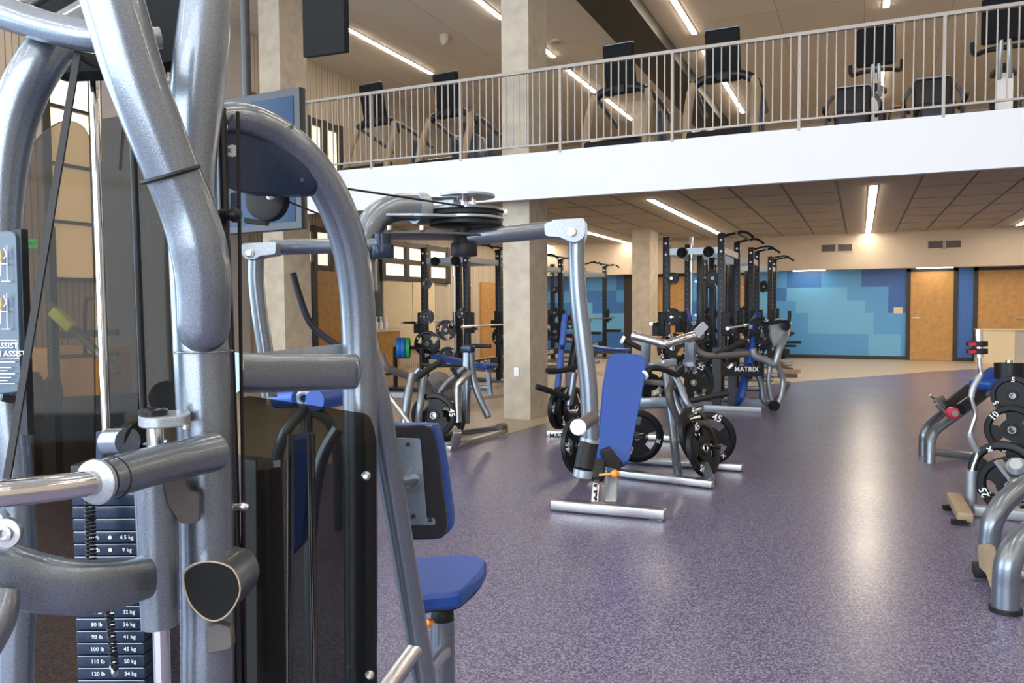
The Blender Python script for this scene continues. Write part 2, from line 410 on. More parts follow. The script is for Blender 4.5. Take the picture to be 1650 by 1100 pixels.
# lights
def strip(x, y0, y1, z, label, wd=.075):
    t = thing('strip_light', label, 'light', (x, (y0 + y1) / 2, z), 'linear ceiling lights')
    obj('housing', MB().span((x - wd / 2 - .012, y0 - .012, z - .012), (x + wd / 2 + .012, y1 + .012, z - .0005)), 'fascia', t)
    obj('diffuser', MB().span((x - wd / 2, y0, z - .02), (x + wd / 2, y1, z - .0125)), 'strip', t)
for x, y0, y1, lb in ((-7.6, 10.6, 13.35, 'upper strip light above the treadmill nearest the dark screen box'),
                      (-5.16, 9.3, 11.3, 'upper strip light running into the top edge left of the middle column'),
                      (-5.10, 12.5, 13.4, 'short upper strip light just right of the middle column'),
                      (-5.14, 14.25, 15.95, 'upper strip light seen behind the railing right of the middle column'),
                      (-5.10, 16.6, 18.7, 'upper strip light seen under the arched frame of the third treadmill'),
                      (-2.56, 11.1, 13.25, 'upper strip light left of the fourth treadmill console, cut by the top edge'),
                      (-2.57, 14.15, 14.8, 'short upper strip light at the rail beside the fourth treadmill console'),
                      (-2.56, 16.15, 19.1, 'upper strip light seen under the arched frame of the fourth treadmill'),
                      (.30, 12.2, 13.3, 'upper strip light at the top edge above the first bike'),
                      (.32, 14.3, 14.85, 'short upper strip light touching the top rail above the first bike'),
                      (.33, 16.7, 19.1, 'upper strip light seen behind the first bike')):
    strip(x, y0, y1, ZU, lb)
for i, x in enumerate((-7.6, -5.1, -2.57, .3, 3.1, 5.6)):  # out-of-view strips added to brighten the ceilings, floor and fascia
    for j, y in enumerate((-4.5, -.5, 3.5)): strip(x, y, y + 2.6, ZU, 'unseen hall strip light added for brightness, row %s, %s' % (('beside the left wall', 'second from the left wall', 'third in from left', 'over the camera', 'right of the camera', 'beside the right wall')[i], ('near the rear windows', 'in the middle', 'near the balcony')[j]))
for i, x in enumerate((3.1, 5.6)):  # more unseen strips, added on the right to lift both storeys
    for j, y in enumerate((9.5, 14.3)): strip(x, y, y + 2.6, ZU, 'added unseen upper strip light beyond the right edge, %s row, %s' % (('near', 'far')[i], ('front', 'back')[j]))
    strip(x, 12.3, 20.0, ZL, 'added unseen lower strip light beyond the right edge, %s row' % ('near', 'far')[i], .095)
for x, y0, y1, lb in ((.15, 12.3, 20.57, 'lower strip light pointing at the far bulkhead between its two vents'),
                      (-3.06, 12.3, 19.1, 'lower strip light ending above the right-hand racks'),
                      (-5.74, 14.8, 20.57, 'lower strip light seen left of the far concrete column'),
                      (-8.0, 15.0, 20.57, 'lower strip light above the left-hand racks')):
    strip(x, y0, y1, ZL, lb, .095)
for k, (x0, x1) in enumerate(((-1.55, -.8), (1.2, 1.95), (-3.9, -3.3))):
    tag(obj('recessed_light', MB().span((x0, 20.72, 2.186), (x1, 20.84, 2.1995)), 'down'), ('recessed light under the bulkhead over the blue mural', 'recessed light under the bulkhead over the wooden doors', 'recessed light under the bulkhead behind the racks')[k], 'light', 'bulkhead downlights')
# left curtain wall of bright glazing, high windows and low door set in the left wall
def wall_window(n, y0, y1, z0, z1, ny, nz, kind='window', fw=.10, X=XL):
    mb = MB()
    for i in range(ny + 1): yy = y0 + (y1 - y0) * i / ny; mb.box((X + .03, yy, (z0 + z1) / 2), (.10, fw, z1 - z0 + fw))
    for i in range(nz + 1): zz = z0 + (z1 - z0) * i / nz; mb.box((X + .03, (y0 + y1) / 2, zz), (.09, y1 - y0, fw * .8))
    t = obj('window_%d' % n, mb, 'dooredge'); t['kind'] = 'structure'
    obj('window_pane', MB().span((X + .002, y0, z0), (X + .012, y1, z1)), kind, t)
wall_window(2, 6.58, 7.2, 1.75, 4.6, 1, 4, fw=.05)
wall_window(3, 11.55, 12.55, 3.35, 4.75, 2, 1, fw=.16)
wall_window(4, 9.99 + .05, 10.45, 4.0, 4.85, 1, 1, fw=.12)
wall_window(5, 13.95, 16.8, 1.98, 2.72, 3, 2, fw=.14)
wall_window(6, 11.2, 12.2, 2.1, 2.8, 2, 2, fw=.12)
struct('door_5', MB().span((XL, 11.75, 0), (XL + .06, 12.6, 2.12)), 'wood')
struct('door_6', MB().span((XL, 18.6, 0), (XL + .06, 20.2, 2.0)), 'wood')
struct('trim_2', MB().span((XL, 11.3, 0), (XL + .05, 11.6, 2.15)), 'wallblue'); struct('trim_3', MB().span((XL, 11.6, 0), (XL + .07, 11.75, 2.2)), 'dooredge')
t = tag(obj('wall_mirror', MB().box((XL + .03, 13.35, 1.35), (.04, 1.0, 1.5), bev=.01), 'mirror'), 'tall dark mirror on the left wall above the small wooden cabinet', 'mirror')
tb = thing('wall_board', 'wide cream board on the left wall behind the left racks', 'board', (XL + .02, 15, .55))
obj('panel', MB().span((XL + .02, 13.95, .5), (XL + .06, 16.1, 1.92)), 'cream', tb); obj('frame', MB().span((XL + .01, 13.9, .44), (XL + .07, 16.2, .5)).span((XL + .01, 13.9, 1.92), (XL + .07, 16.2, 1.96)).span((XL + .01, 15.1, .5), (XL + .062, 15.115, 1.92)), 'dooredge', tb)
cb = thing('side_cabinet', 'small wooden cabinet against the left wall under the dark mirror', 'cabinet', (-8.85, 13.1, 0))
obj('body', MB().span((-9.1, 12.8, .05), (-8.6, 13.7, .88)), 'wood', cb); obj('top', MB().span((-9.12, 12.76, .88), (-8.56, 13.74, .93)), 'cream', cb)
for i in range(4):
    tag(obj('spray_bottle', MB().lathe((-8.75, 12.9 + i * .17, .93), (0, 0, 1), [(.04, 0), (.045, .12), (.015, .17), (.015, .21), (.03, .215), (.03, .24)], 14), 'white'), ('white spray bottle on the wooden cabinet, nearest the camera', 'white spray bottle on the wooden cabinet, second from the near end', 'white spray bottle on the wooden cabinet, third from the near end', 'white spray bottle on the wooden cabinet, farthest back')[i], 'bottle', 'bottles on the wooden cabinet')
# exit sign
ex = thing('exit_sign', 'small green lit EXIT sign high on the ribbed left wall', 'sign', (XL + .05, 6.3, 2.1))
ep = PX(44, 393, 5.9)
E_ = PY(44, 393, 6.35)
ec = V((XL + .026, 6.32, 0)); ec.z = 1.38 + (PY(44, 393, 6.32).z - 1.38)
ex.location = ec
obj('casing', MB().box(ec, (.05, .17, .11), bev=.01), 'exit', ex)
obj('lettering', MB().text('EXIT', ec + V((.028, 0, 0)), (0, 1, 0), (0, 0, 1), .065), 'dooredge', ex)
ob = tag(obj('wall_outlet', MB().box((-3.79, 8.652, .575), (.065, .014, .11), bev=.004).box((-3.79, 8.644, .60), (.02, .006, .03)).box((-3.79, 8.644, .55), (.02, .006, .03)), 'white'), 'white wall outlet low on the middle concrete column', 'outlet')

# ---------------------------------------------------------------- balcony railing
rt = thing('balcony_railing', 'pale metal balcony railing with thin vertical balusters above the white fascia', 'railing', (-2.6, 8.42, 3.12))
x0, x1 = -6.93, XR - .05
obj('handrail', MB().box(((x0 + x1) / 2, 8.4, 4.05), (x1 - x0, .045, .035)), 'rail', rt)
obj('bottom_rail', MB().box(((x0 + x1) / 2, 8.4, 3.21), (x1 - x0, .03, .02)), 'rail', rt)
px = [-5.649 + 1.2665 * i for i in range(-1, 10)]
for x in px: obj('post', MB().box((x, 8.4, 3.57), (.028, .05, .94)), 'rail', rt)
far = MB(); nb = 0
for i in range(-1, 9):
    for j in range(1, 15):
        x = px[i + 1] + 1.2665 * j / 15
        if x > XR - .1: continue
        if x < 1.75 and nb < 100: obj('baluster', MB().box((x, 8.4, 3.63), (.012, .012, .83)), 'rail', rt); nb += 1
        else: far.box((x, 8.4, 3.63), (.012, .012, .83))
fo = obj('baluster_run', far, 'rail', rt); fo['kind'] = 'stuff'
# screens
tv = thing('hanging_screen', 'large dark box screen hung from the ceiling left of the first upper strip light', 'screen', PX(530, -60, 6.6))
a, b = PX(497, 94, 6.7), PX(563, 85, 6.3)
up = V((0, 0, 1)); dn = (b - a).cross(up).normalized()
obj('panel', MB().prism([a, b, b + up * .85, a + up * .85], dn * .05), 'mattblack', tv)
obj('hanger', MB().cyl((a + b) / 2 + up * .8, V((*((a + b) / 2).xy, ZU)), .02), 'bezel', tv)
tv = thing('wall_screen', 'blue-lit flat screen hanging behind the arched silver frame', 'screen', PX(450, 260, 4.2))
a, b = PX(300, 383, 4.3), PX(487, 368, 4.0); h = .715
dn = (b - a).cross(up).normalized()
if dn.dot(CF) < 0: dn = -dn
obj('casing', MB().prism([a, b, b + up * h, a + up * h], dn * .05, .005), 'bezel', tv)
ax = (b - a).normalized(); obj('screen_glass', MB().prism([a + ax * .04 + up * .04 - dn * .003, b - ax * .04 + up * .04 - dn * .003, b - ax * .04 + up * (h - .04) - dn * .003, a + ax * .04 + up * (h - .04) - dn * .003], dn * .002), 'screen', tv)
obj('mount', MB().cyl((a + b) / 2 + up * h * .9 + dn * .06, V((*((a + b) / 2 + dn * .06).xy, ZU)), .025), 'bezel', tv)
for k, (x, y, z) in enumerate(((-6.35, 11.6, ZU), (-4.75, 12.6, ZU))):
    tag(obj('ceiling_sensor', MB().lathe((x, y, z), (0, 0, -1), [(.08, 0), (.08, .04), (.06, .12), (.02, .16)][:4 - 2 * k] + ([(.01, .05)] if k else []), 20), 'concrete'), ('white dome fixture on the upper ceiling beside the first strip light', 'white dome fixture on the upper ceiling right of the middle column', 'small white dome fixture deeper on the upper ceiling', 'white dome fixture on the upper ceiling near the fourth treadmill')[k], 'fixture', 'ceiling domes')

# ================================================================== WEIGHT PLATES
def plate_geo(R_, th, holes=True):
    """round plate with raised rim, hub and three hand grips; axis is local X, centred"""
    n = 48; q = [.11, .24, .26, .44, .74, .80, .97, 1.0]; h = [.9, .9, .45, .45, .45, 1.0, 1.0, .8]; h = [v * th / 2 for v in h]; q = [v * R_ for v in q]
    vs = []; fs = []
    for sgn in (1, -1):
        for r, hh in zip(q, h):
            for j in range(n): a = 2 * pi * j / n; vs.append((hh * sgn, r * cos(a), r * sin(a)))
    K = len(q); o = K * n
    def hole(i, j): return holes and i == 3 and (j % 16) in (3, 4, 5, 6, 7, 8, 9, 10)
    for i in range(K - 1):
        for j in range(n):
            j2 = (j + 1) % n
            if hole(i, j):
                fs.append((i * n + j, i * n + j2, o + i * n + j2, o + i * n + j)); fs.append(((i + 1) * n + j, (i + 1) * n + j2, o + (i + 1) * n + j2, o + (i + 1) * n + j))
                if not hole(i, (j - 1) % n): fs.append((i * n + j, (i + 1) * n + j, o + (i + 1) * n + j, o + i * n + j))
                if not hole(i, j2): fs.append((i * n + j2, (i + 1) * n + j2, o + (i + 1) * n + j2, o + i * n + j2))
            else:
                fs.append((i * n + j, i * n + j2, (i + 1) * n + j2, (i + 1) * n + j)); fs.append((o + i * n + j, o + i * n + j2, o + (i + 1) * n + j2, o + (i + 1) * n + j))
    for j in range(n):
        j2 = (j + 1) % n; fs.append(((K - 1) * n + j, (K - 1) * n + j2, o + (K - 1) * n + j2, o + (K - 1) * n + j)); fs.append((j, j2, o + j2, o + j))
    return vs, fs
KINDS = {}
def plate_proto(kind):
    R_, th, s = {'45': (.22, .048, '45'), '25': (.17, .045, '25'), '10': (.15, .04, '10'), '5': (.125, .035, '5'), 'blue': (.17, .07, ''), 'green': (.17, .06, ''), '2': (.09, .03, '5')}[kind]
    t = thing('weight_plate', 'p', 'weight plate')
    vs, fs = plate_geo(R_, th, kind in ('45', '25', '10'))
    tx = MB()
    obj('hub_ring', MB().torus((th * .45, 0, 0), (1, 0, 0), R_ * .13, R_ * .025, 20, 6), 'brushed', t)
    if s:
        x = th / 2 + .001
        for k, a in enumerate((55, 175, 295)):
            a = radians(a); c = V((x, cos(a) * R_ * .83, sin(a) * R_ * .83)); yd = V((0, cos(a), sin(a)))
            # letters read from +X
            xd = yd.cross(V((1, 0, 0)))
            if k < 2: tx.text(s, c, xd, yd, R_ * .36)
            else:
                for sg in (-1, 1): tx.bar(c + yd * R_ * .06 + xd * sg * R_ * .07, c - yd * R_ * .06 - xd * sg * R_ * .05, .001, R_ * .035)
                tx.bar(c - yd * R_ * .07 - xd * R_ * .08, c - yd * R_ * .07 + xd * R_ * .08, .001, R_ * .02)
    obj('disc', MB().add(vs, fs), {'blue': 'bumperblue', 'green': 'green'}.get(kind, 'plate'), t, extra=((tx, 'text'),))
    return t
def place_plate(kind, c, axis, label, spin=0, group=None, scale=1.0):
    """axis: direction the numbered face looks to"""
    first = kind not in KINDS
    if first: KINDS[kind] = plate_proto(kind)
    o = KINDS[kind] if first else copy_tree(KINDS[kind])
    x = V(axis).normalized(); z = V((0, 0, 1)); 
    if abs(x.z) > .95: z = V((0, 1, 0))
    y = z.cross(x).normalized(); z = x.cross(y)
    m = Matrix((x, y, z)).transposed().to_4x4() @ Matrix.Rotation(spin, 4, 'X')
    o.rotation_euler = m.to_euler(); o.location = V(c); o.scale = (scale,) * 3
    o['label'] = label; o['category'] = 'weight plate'
    if group: o['group'] = group
    return o
TOCAM = lambda c, k=0: (V((EYE.x - c.x, EYE.y - c.y, 0)).normalized() + V((k, 0, 0))).normalized()

# ================================================================== RACKS
def rack(x0, x1, y0, y1, label, loaded=True, z=2.36, bal=True, front=1):
    """half rack: uprights at the four corners; bar runs along Y on the aisle side (+X)"""
    t = thing('power_rack', label, 'rack', ((x0 + x1) / 2, (y0 + y1) / 2, 0), 'black power racks')
    for x, y, zz in ((x0, y0, z), (x1, y0, z + .02), (x0, y1, z), (x1, y1, z)):
        u = MB().box((x, y, zz / 2 + .02), (.095, .095, zz - .04), bev=.006)
        hl = MB()
        for k in range(22): hl.cyl((x + .0485, y, .35 + k * .085), (x + .0475, y, .35 + k * .085), .010, 8).cyl((x, y - .0485, .35 + k * .085), (x, y - .0475, .35 + k * .085), .010, 8)
        ct = MB()
        for k in (0, 1): ct.cyl((x, y - .052, zz - .1 - k * .16), (x, y - .0475, zz - .1 - k * .16), .018, 12).cyl((x + .052, y, zz - .1 - k * .16), (x + .0475, y, zz - .1 - k * .16), .016, 12)
        obj('upright', u, 'blackpaint', t, extra=((hl, 'taupe'), (ct, 'white')))
    cb = MB()
    for y in (y0, y1): cb.box(((x0 + x1) / 2, y, z - .22), (x1 - x0, .05, .09))
    for x in (x0, x1): cb.box((x, (y0 + y1) / 2, z - .22), (.05, y1 - y0, .09))
    obj('top_crossbeam', cb, 'silver_light', t)
    for xx, yy in (() if x0 < -5 else (((x0 + x1) / 2 + .02, y1 - .15), ((x0 + x1) / 2 - .04, y0 + .7), (x0 + .22, y1))): obj('storage_upright', MB().box((xx, yy, 1.07), (.08, .08, 2.1), bev=.006), 'blackpaint', t)
    fb = MB()
    fb.box((x0, (y0 + y1) / 2, .05), (.07, y1 - y0 + .1, .08), bev=.008)
    for y in (y0, y1): fb.box(((x0 + x1) / 2 + .12, y, .04), (x1 - x0 + .55, .08, .07), bev=.01)
    obj('foot_rail', fb, 'silver', t)
    pb = MB()
    for y in (y0 + .12, y1 - .12):
        pb.tube([(x1 - .02, y, z - .02), (x1 + .22, y, z + .03), (x1 + .33, y, z + .02), (x1 + .42, y, z - .05)], .018, 5, 8)
    pb.tube([(x1 + .2, y0, z + .02), (x1 + .2, y1, z + .02)], .018, 1, 8)
    obj('pull_up_bar', pb, 'blackgloss', t)
    if bal:
        for q in (.3, .78): obj('ball_grip', MB().lathe((x0 + (x1 - x0) * q, y0 - .06, z - .24), (0, 0, 1), [(.02, -.075), (.06, -.055), (.08, 0), (.06, .055), (.02, .075)], 12), 'black', t)
    nm = obj('name_beam', MB().box(((x0 + x1) / 2, y0 - .02, .56), (x1 - x0, .04, .15)), 'blackpaint', t)
    obj('lettering', MB().text('MATRIX', ((x0 + x1) / 2, y0 - .045, .56), (1, 0, 0), (0, 0, 1), .11), 'text', nm)
    nm = obj('name_beam', MB().box((x1 + .0, (y0 + y1) / 2, .40), (.04, y1 - y0, .13)), 'blackpaint', t)
    obj('lettering', MB().text('MATRIX', (x1 + .025, (y0 + y1) / 2, .40), (0, 1, 0), (0, 0, 1), .11), 'text', nm)
    for y in (y0, y1): obj('bar_catch', MB().box((x1 + .06, y, 1.1), (.10, .13, .34), bev=.012).box((x1 + .12, y, 1.0), (.12, .07, .04)), 'black', t)
    for y in (y0, y1): obj('bar_catch', MB().box((x0 - .06, y, 1.1), (.10, .13, .34), bev=.012).box((x0 - .13, y, 1.0), (.14, .07, .16)), 'black', t)
    for y in (y0, y1): obj('safety_arm', MB().box((x1 + .22, y, .72), (.42, .06, .07), bev=.01), 'blackpaint', t)
    for y in (y0 - .05, y1 + .05):
        pg = MB()
        for zz in (1.75, 1.2, .75, .35): pg.cyl((x0 + .12, y - .18 if y < y0 else y, zz), (x0 + .12, y if y < y0 else y + .18, zz), .02, 10)
        obj('storage_peg', pg, 'brushed', t)
    return t
RK = [(-2.58, -1.80, 11.35, 12.9, 'black power rack nearest the camera in the right-hand row'),
      (-2.58, -1.78, 14.45, 15.35, 'second black power rack along the right-hand row'),
      (-2.58, -1.76, 17.5, 18.4, 'farthest black power rack of the right-hand row, against the blue mural'),
      (-6.72, -5.92, 11.5, 12.75, 'black power rack left of the middle concrete column, nearest the camera'),
      (-6.75, -5.95, 14.6, 16.0, 'black power rack partly hidden behind the middle concrete column'),
      (-6.75, -5.98, 17.6, 19.3, 'far black power rack seen just right of the middle concrete column')]
for k, (x0, x1, y0, y1, lb) in enumerate(RK): rack(x0, x1, y0, y1, lb, bal=k in (0, 3))
# plates on the storage pegs
names = ['right-hand nearest rack', 'right-hand second rack', 'right-hand farthest rack', 'left nearest rack', 'rack behind the middle column', 'far rack right of the middle column']
for k, (x0, x1, y0, y1, lb) in enumerate(RK):
    for (zz, kd, wd) in ((1.75, '2', 'highest'), (1.2, '5', 'second'), (.75, '45', 'lowest large')):
        place_plate(kd, (x0 + .12, y0 - .14, zz), (.25, -1, 0), '%s black plate, near peg of the %s' % (wd, names[k]), spin=k + zz, group='plates on the rack pegs')
    if k < 4: place_plate('2' if k % 2 else '5', (x1 - .14, y0 + .10, 1.75 - .5 * (k % 2)), (.2, -1, 0), 'small black plate inside the uprights of the %s' % names[k], spin=k, group='plates on the rack pegs')
    for q in range(2 if k in (0, 3) else 1):
        place_plate('25', (x0 + .48 + .06 * q, y0 - .14 - .05 * q, .98 - .44 * q), (.25, -1, 0), 'medium black plate %s on the %s' % (('above the name beam', 'below the name beam')[q], names[k]), spin=k + 1, group='plates on the rack pegs')
# barbells on the racks, along Y on the aisle side
def barbell(x, y0, y1, z, label, ax='Y'):
    t = thing('barbell', label, 'barbell', (x, (y0 + y1) / 2, z), 'barbells on the racks')
    s = .40
    obj('shaft', MB().cyl((x, y0 + s, z), (x, y1 - s, z), .015, 12), 'brushed', t)
    for a, b in ((y0, y0 + s), (y1 - s, y1)): obj('sleeve', MB().cyl((x, a, z), (x, b, z), .026, 14), 'chrome', t)
for k, (x, y0, y1, z, lb) in enumerate(((-1.66, 11.0, 13.2, 1.045, 'barbell on the nearest right-hand rack'), (-2.72, 11.0, 13.2, 1.105, 'barbell on the far side of the nearest right-hand rack'),
                         (-5.78, 11.05, 13.2, 1.045, 'barbell on the left rack ending at the middle column'), (-1.62, 17.0, 19.0, 1.045, 'barbell on the farthest right-hand rack'),
                         (-5.84, 17.4, 19.6, 1.045, 'barbell on the far rack right of the middle column'), (-6.86, 11.0, 13.2, 1.105, 'barbell on the far side of the left rack'))):
    barbell(x, y0, y1, z, lb)
for x, y, lb in ((-2.47, 12.62, 'barbell standing upright inside the nearest right-hand rack'), (-6.45, 12.05, 'barbell standing upright inside the left rack')):
    t = thing('barbell', lb, 'barbell', (x, y, 0), 'barbells stored upright')
    obj('shaft', MB().cyl((x, y, .42), (x, y, 1.9), .014, 12), 'brushed', t)
    for a, b in ((.0, .42), (1.9, 2.45)): obj('sleeve', MB().cyl((x, y, a), (x, y, b), .026, 14), 'chrome', t)
# coloured bumper plates stacked beside the left rack
for k in range(2): place_plate('blue', (-6.86 + .085 * k, 10.9, .70), (-.9, -.45, 0), ('outer', 'inner')[k] + ' blue bumper plate left of the left rack name beam', group='coloured bumper plates')
place_plate('green', (-6.70, 10.92, .70), (-.9, -.45, 0), 'green bumper plate beside the two blue ones', group='coloured bumper plates')
st = thing('plate_stand', 'low black stand holding the blue and green bumper plates', 'stand', (-6.78, 10.92, 0))
obj('post', MB().box((-6.95, 10.92, .35), (.05, .05, .70)).box((-6.45, 10.92, .35), (.05, .05, .70)).cyl((-6.97, 10.92, .70), (-6.4, 10.92, .70), .02, 12), 'blackpaint', st)
obj('foot', MB().box((-6.7, 10.92, .03), (.7, .3, .05)), 'blackpaint', st)
# benches standing near the racks
def bench(cx, cy, rz, tilt, label, mt='blue', L=.85, wd=.27, zb=.48):
    t = thing('weight_bench', label, 'bench', (cx, cy, 0), 'benches at the racks')
    X = V((cos(rz), sin(rz), 0)); Y = V((-sin(rz), cos(rz), 0)); Z = V((0, 0, 1)); c = V((cx, cy, 0))
    d = (Y * cos(tilt) + Z * sin(tilt)); n = X.cross(d)
    b = c + Z * zb
    obj('back_pad', MB().box(b + d * L / 2, (wd, L, .065), ax=(X, d, n), bev=.025), mt, t)
    obj('seat_pad', MB().box(b - Y * .22, (wd, .36, .065), ax=(X, Y, Z), bev=.025), mt, t)
    fr = MB().bar(c + Z * (zb - .06) - Y * .4, c + Z * (zb - .06) + Y * .5, .06, .06)
    fr.bar(c + Z * .03 - Y * .35, c + Z * (zb - .06) - Y * .3, .06, .06).bar(c + Z * .03 + Y * .6, c + Z * (zb - .06) + Y * .3, .06, .06)
    obj('frame', fr, 'silver', t)
    obj('foot', MB().bar(c + Z * .03 - Y * .4 - X * .28, c + Z * .03 - Y * .4 + X * .28, .07, .05), 'brushed', t)
    obj('foot', MB().bar(c + Z * .03 + Y * .62 - X * .22, c + Z * .03 + Y * .62 + X * .22, .07, .05), 'brushed', t)
    obj('strut', MB().bar(c + Z * (zb - .04) + Y * .45, b + d * L * .6, .03, .03), 'silver', t)
    return t
bench(-5.35, 10.6, 1.25, .12, 'low blue bench in front of the left rack beside the middle column', 'blue')
bench(-4.6, 15.2, 1.3, .1, 'flat blue bench seen between the middle column and the far column', 'blue')
bench(-2.25, 12.05, 1.78, 1.38, 'blue bench with raised back inside the nearest right-hand rack', 'bluepurple', wd=.24)

# ================================================================== PLATE-LOADED MACHINES
def frame_machine(name, label, cat, loc): return thing(name, label, cat, loc, None)
# --- machine behind the bench (centre)
t = thing('chest_press_machine', 'plate-loaded press machine with V-shaped chrome top bar behind the blue bench', 'exercise machine', (-1.5, 6.6, 0), None)
G = t
fl = MB().bar(PZ(948, 756, .035), PZ(1150, 780, .035), .07, .06, bev=.012); obj('floor_rail', fl, 'brushed', t)
obj('floor_rail', MB().bar(PZ(985, 738, .035), PZ(1197, 753, .035), .07, .06, bev=.012), 'brushed', t)
obj('floor_rail', MB().bar(PZ(1040, 703, .035), PZ(1182, 712, .035), .07, .06, bev=.012), 'brushed', t)
a1 = PZ(1093, 768, .05); a2 = PZ(1146, 776, .05)
top = PX(1072, 592, 6.75)
obj('front_leg', MB().tube([top, PX(1080, 650, 6.6), PX(1087, 720, 6.45), a1], .036, 5, 14), 'silver', t)
obj('front_leg', MB().tube([top + V((.03, .03, 0)), PX(1092, 650, 6.6), PX(1118, 710, 6.4), a2], .036, 5, 14), 'silver', t)
obj('rear_beam', MB().bar(PX(985, 650, 6.9), PX(1078, 648, 6.7), .07, .10, bev=.015), 'silver', t)
obj('rear_beam', MB().bar(PX(1005, 612, 7.0), PX(1078, 618, 6.8), .05, .05, bev=.01), 'taupe', t)
obj('rear_post', MB().bar(PX(1030, 602, 6.8), V((*PX(1030, 602, 6.8).xy, .04)), .06, .06), 'silver', t)
A, B, Cc = PX(1023, 541, 6.3), PX(1072, 554, 6.2), PX(1127, 538, 6.3)
obj('top_bar', MB().tube([A, A.lerp(B, .75), B, B.lerp(Cc, .25), Cc], .034, 5, 16), 'chrome', t)
obj('end_collar', MB().cyl(A, A + (A - B).normalized() * .02, .042), 'brushed', t); obj('end_collar', MB().cyl(Cc, Cc + (Cc - B).normalized() * .02, .042), 'brushed', t)
obj('bar_post', MB().bar(PX(1041, 548, 6.35), PX(1040, 592, 6.4), .075, .05, bev=.012), 'silver', t)
obj('bar_post', MB().bar(PX(1112, 550, 6.35), PX(1112, 592, 6.4), .085, .05, bev=.012), 'silver', t)
obj('post_collar', MB().cyl(PX(1112, 586, 6.35), PX(1112, 597, 6.38), .048), 'chrome', t)
obj('hinge_block', MB().bar(PX(1048, 590, 6.3), PX(1088, 583, 6.4), .06, .06, bev=.012).cyl(PX(1068, 583, 6.27), PX(1068, 583, 6.24), .012), 'silver_light', t)
obj('name_plate', MB().prism(round_poly([PX(1118, 533, 6.1), PX(1133, 517, 6.1), PX(1142, 527, 6.1), PX(1126, 545, 6.1)], .01), CF * .03), 'silver_light', t)
def grip(P, r=.019, end=True, mt='black'):
    g = obj('handle', MB().tube(P, r, 5, 12), mt, G)
    if end: d = (P[0] - P[1]).normalized(); obj('end_cap', MB().cyl(P[0], P[0] + d * .02, r * 1.5), 'white', g)
grip([PX(1039, 603, 5.9), PX(1050, 593, 5.95), PX(1070, 595, 6.1), PX(1092, 605, 6.3)], .024)
grip([PX(1005, 548, 6.5), PX(1020, 555, 6.5), PX(1036, 563, 6.5)], .022)
grip([PX(1202, 549, 6.6), PX(1175, 562, 6.5), PX(1152, 572, 6.4)], .024, False)
grip([PX(1175, 588, 6.5), PX(1165, 578, 6.5), PX(1150, 570, 6.4)], .018)
obj('swing_arm', MB().tube([PX(1118, 556, 6.4), PX(1128, 568, 6.4), PX(1150, 573, 6.4), PX(1205, 570, 6.5)], .026, 5, 12), 'taupe', t)
grip([PX(1173, 633, 6.2), PX(1140, 640, 6.2), PX(1108, 646, 6.2)], .024, False)
obj('swing_arm', MB().tube([PX(1088, 607, 6.3), PX(1096, 622, 6.25), PX(1106, 648, 6.2), PX(1118, 660, 6.2)], .030, 5, 12), 'silver', t)
obj('swing_arm', MB().tube([PX(1085, 612, 6.4), PX(1078, 640, 6.3), PX(1100, 690, 6.35), PX(1135, 755, 6.3)], .030, 5, 12), 'taupe', t)
for P in ((1100, 668, 1130, 658), (1108, 676, 1128, 672)): obj('load_peg', MB().cyl(PX(P[0], P[1], 6.2), PX(P[2], P[3], 6.2), .022), 'chrome', t)
obj('load_peg', MB().cyl(PX(1090, 700, 6.6), PX(1165, 722, 6.1), .024), 'chrome', t)
obj('load_peg', MB().cyl(PX(1010, 702, 6.6), PX(1040, 702, 6.3), .024), 'chrome', t)
obj('load_peg', MB().cyl(PX(925, 722, 6.3), PX(960, 722, 6.3), .024), 'chrome', t)
for c, k, ax, sp, lb in ((PX(1026, 702, 6.5), '45', (.45, -1, 0), .9, 'black three-grip plate with white mark low beside the blue bench pad'),
                         (PX(1142, 706, 6.45), '45', (.35, -1, .0), .26, 'black plate reading 45 at the right of the press machine'),
                         (PX(1133, 722, 6.1), '45', (1, -.32, .25), 1, 'outer tilted black plate seen edge-on at the right of the press machine'),
                         (PX(1120, 700, 6.15), '45', (1, -.32, .25), .5, 'inner tilted black plate seen edge-on at the right of the press machine'),
                         (PX(1050, 615, 6.9), '25', (.5, -1, 0), .1, 'black plate reading 25 right of the top of the blue bench pad'),
                         (PX(1117, 616, 6.5), '25', (.4, -1, 0), .2, 'black plate reading 25 under the right end of the chrome V bar'),
                         (PX(932, 718, 6.2), '45', (1, -.25, .12), 0, 'outer dark plate behind the black grip left of the blue bench'),
                         (PX(945, 718, 6.4), '45', (1, -.25, .12), 0, 'inner dark plate behind the black grip left of the blue bench')):
    place_plate(k, c, ax, lb, sp, 'plates on the central press machine')
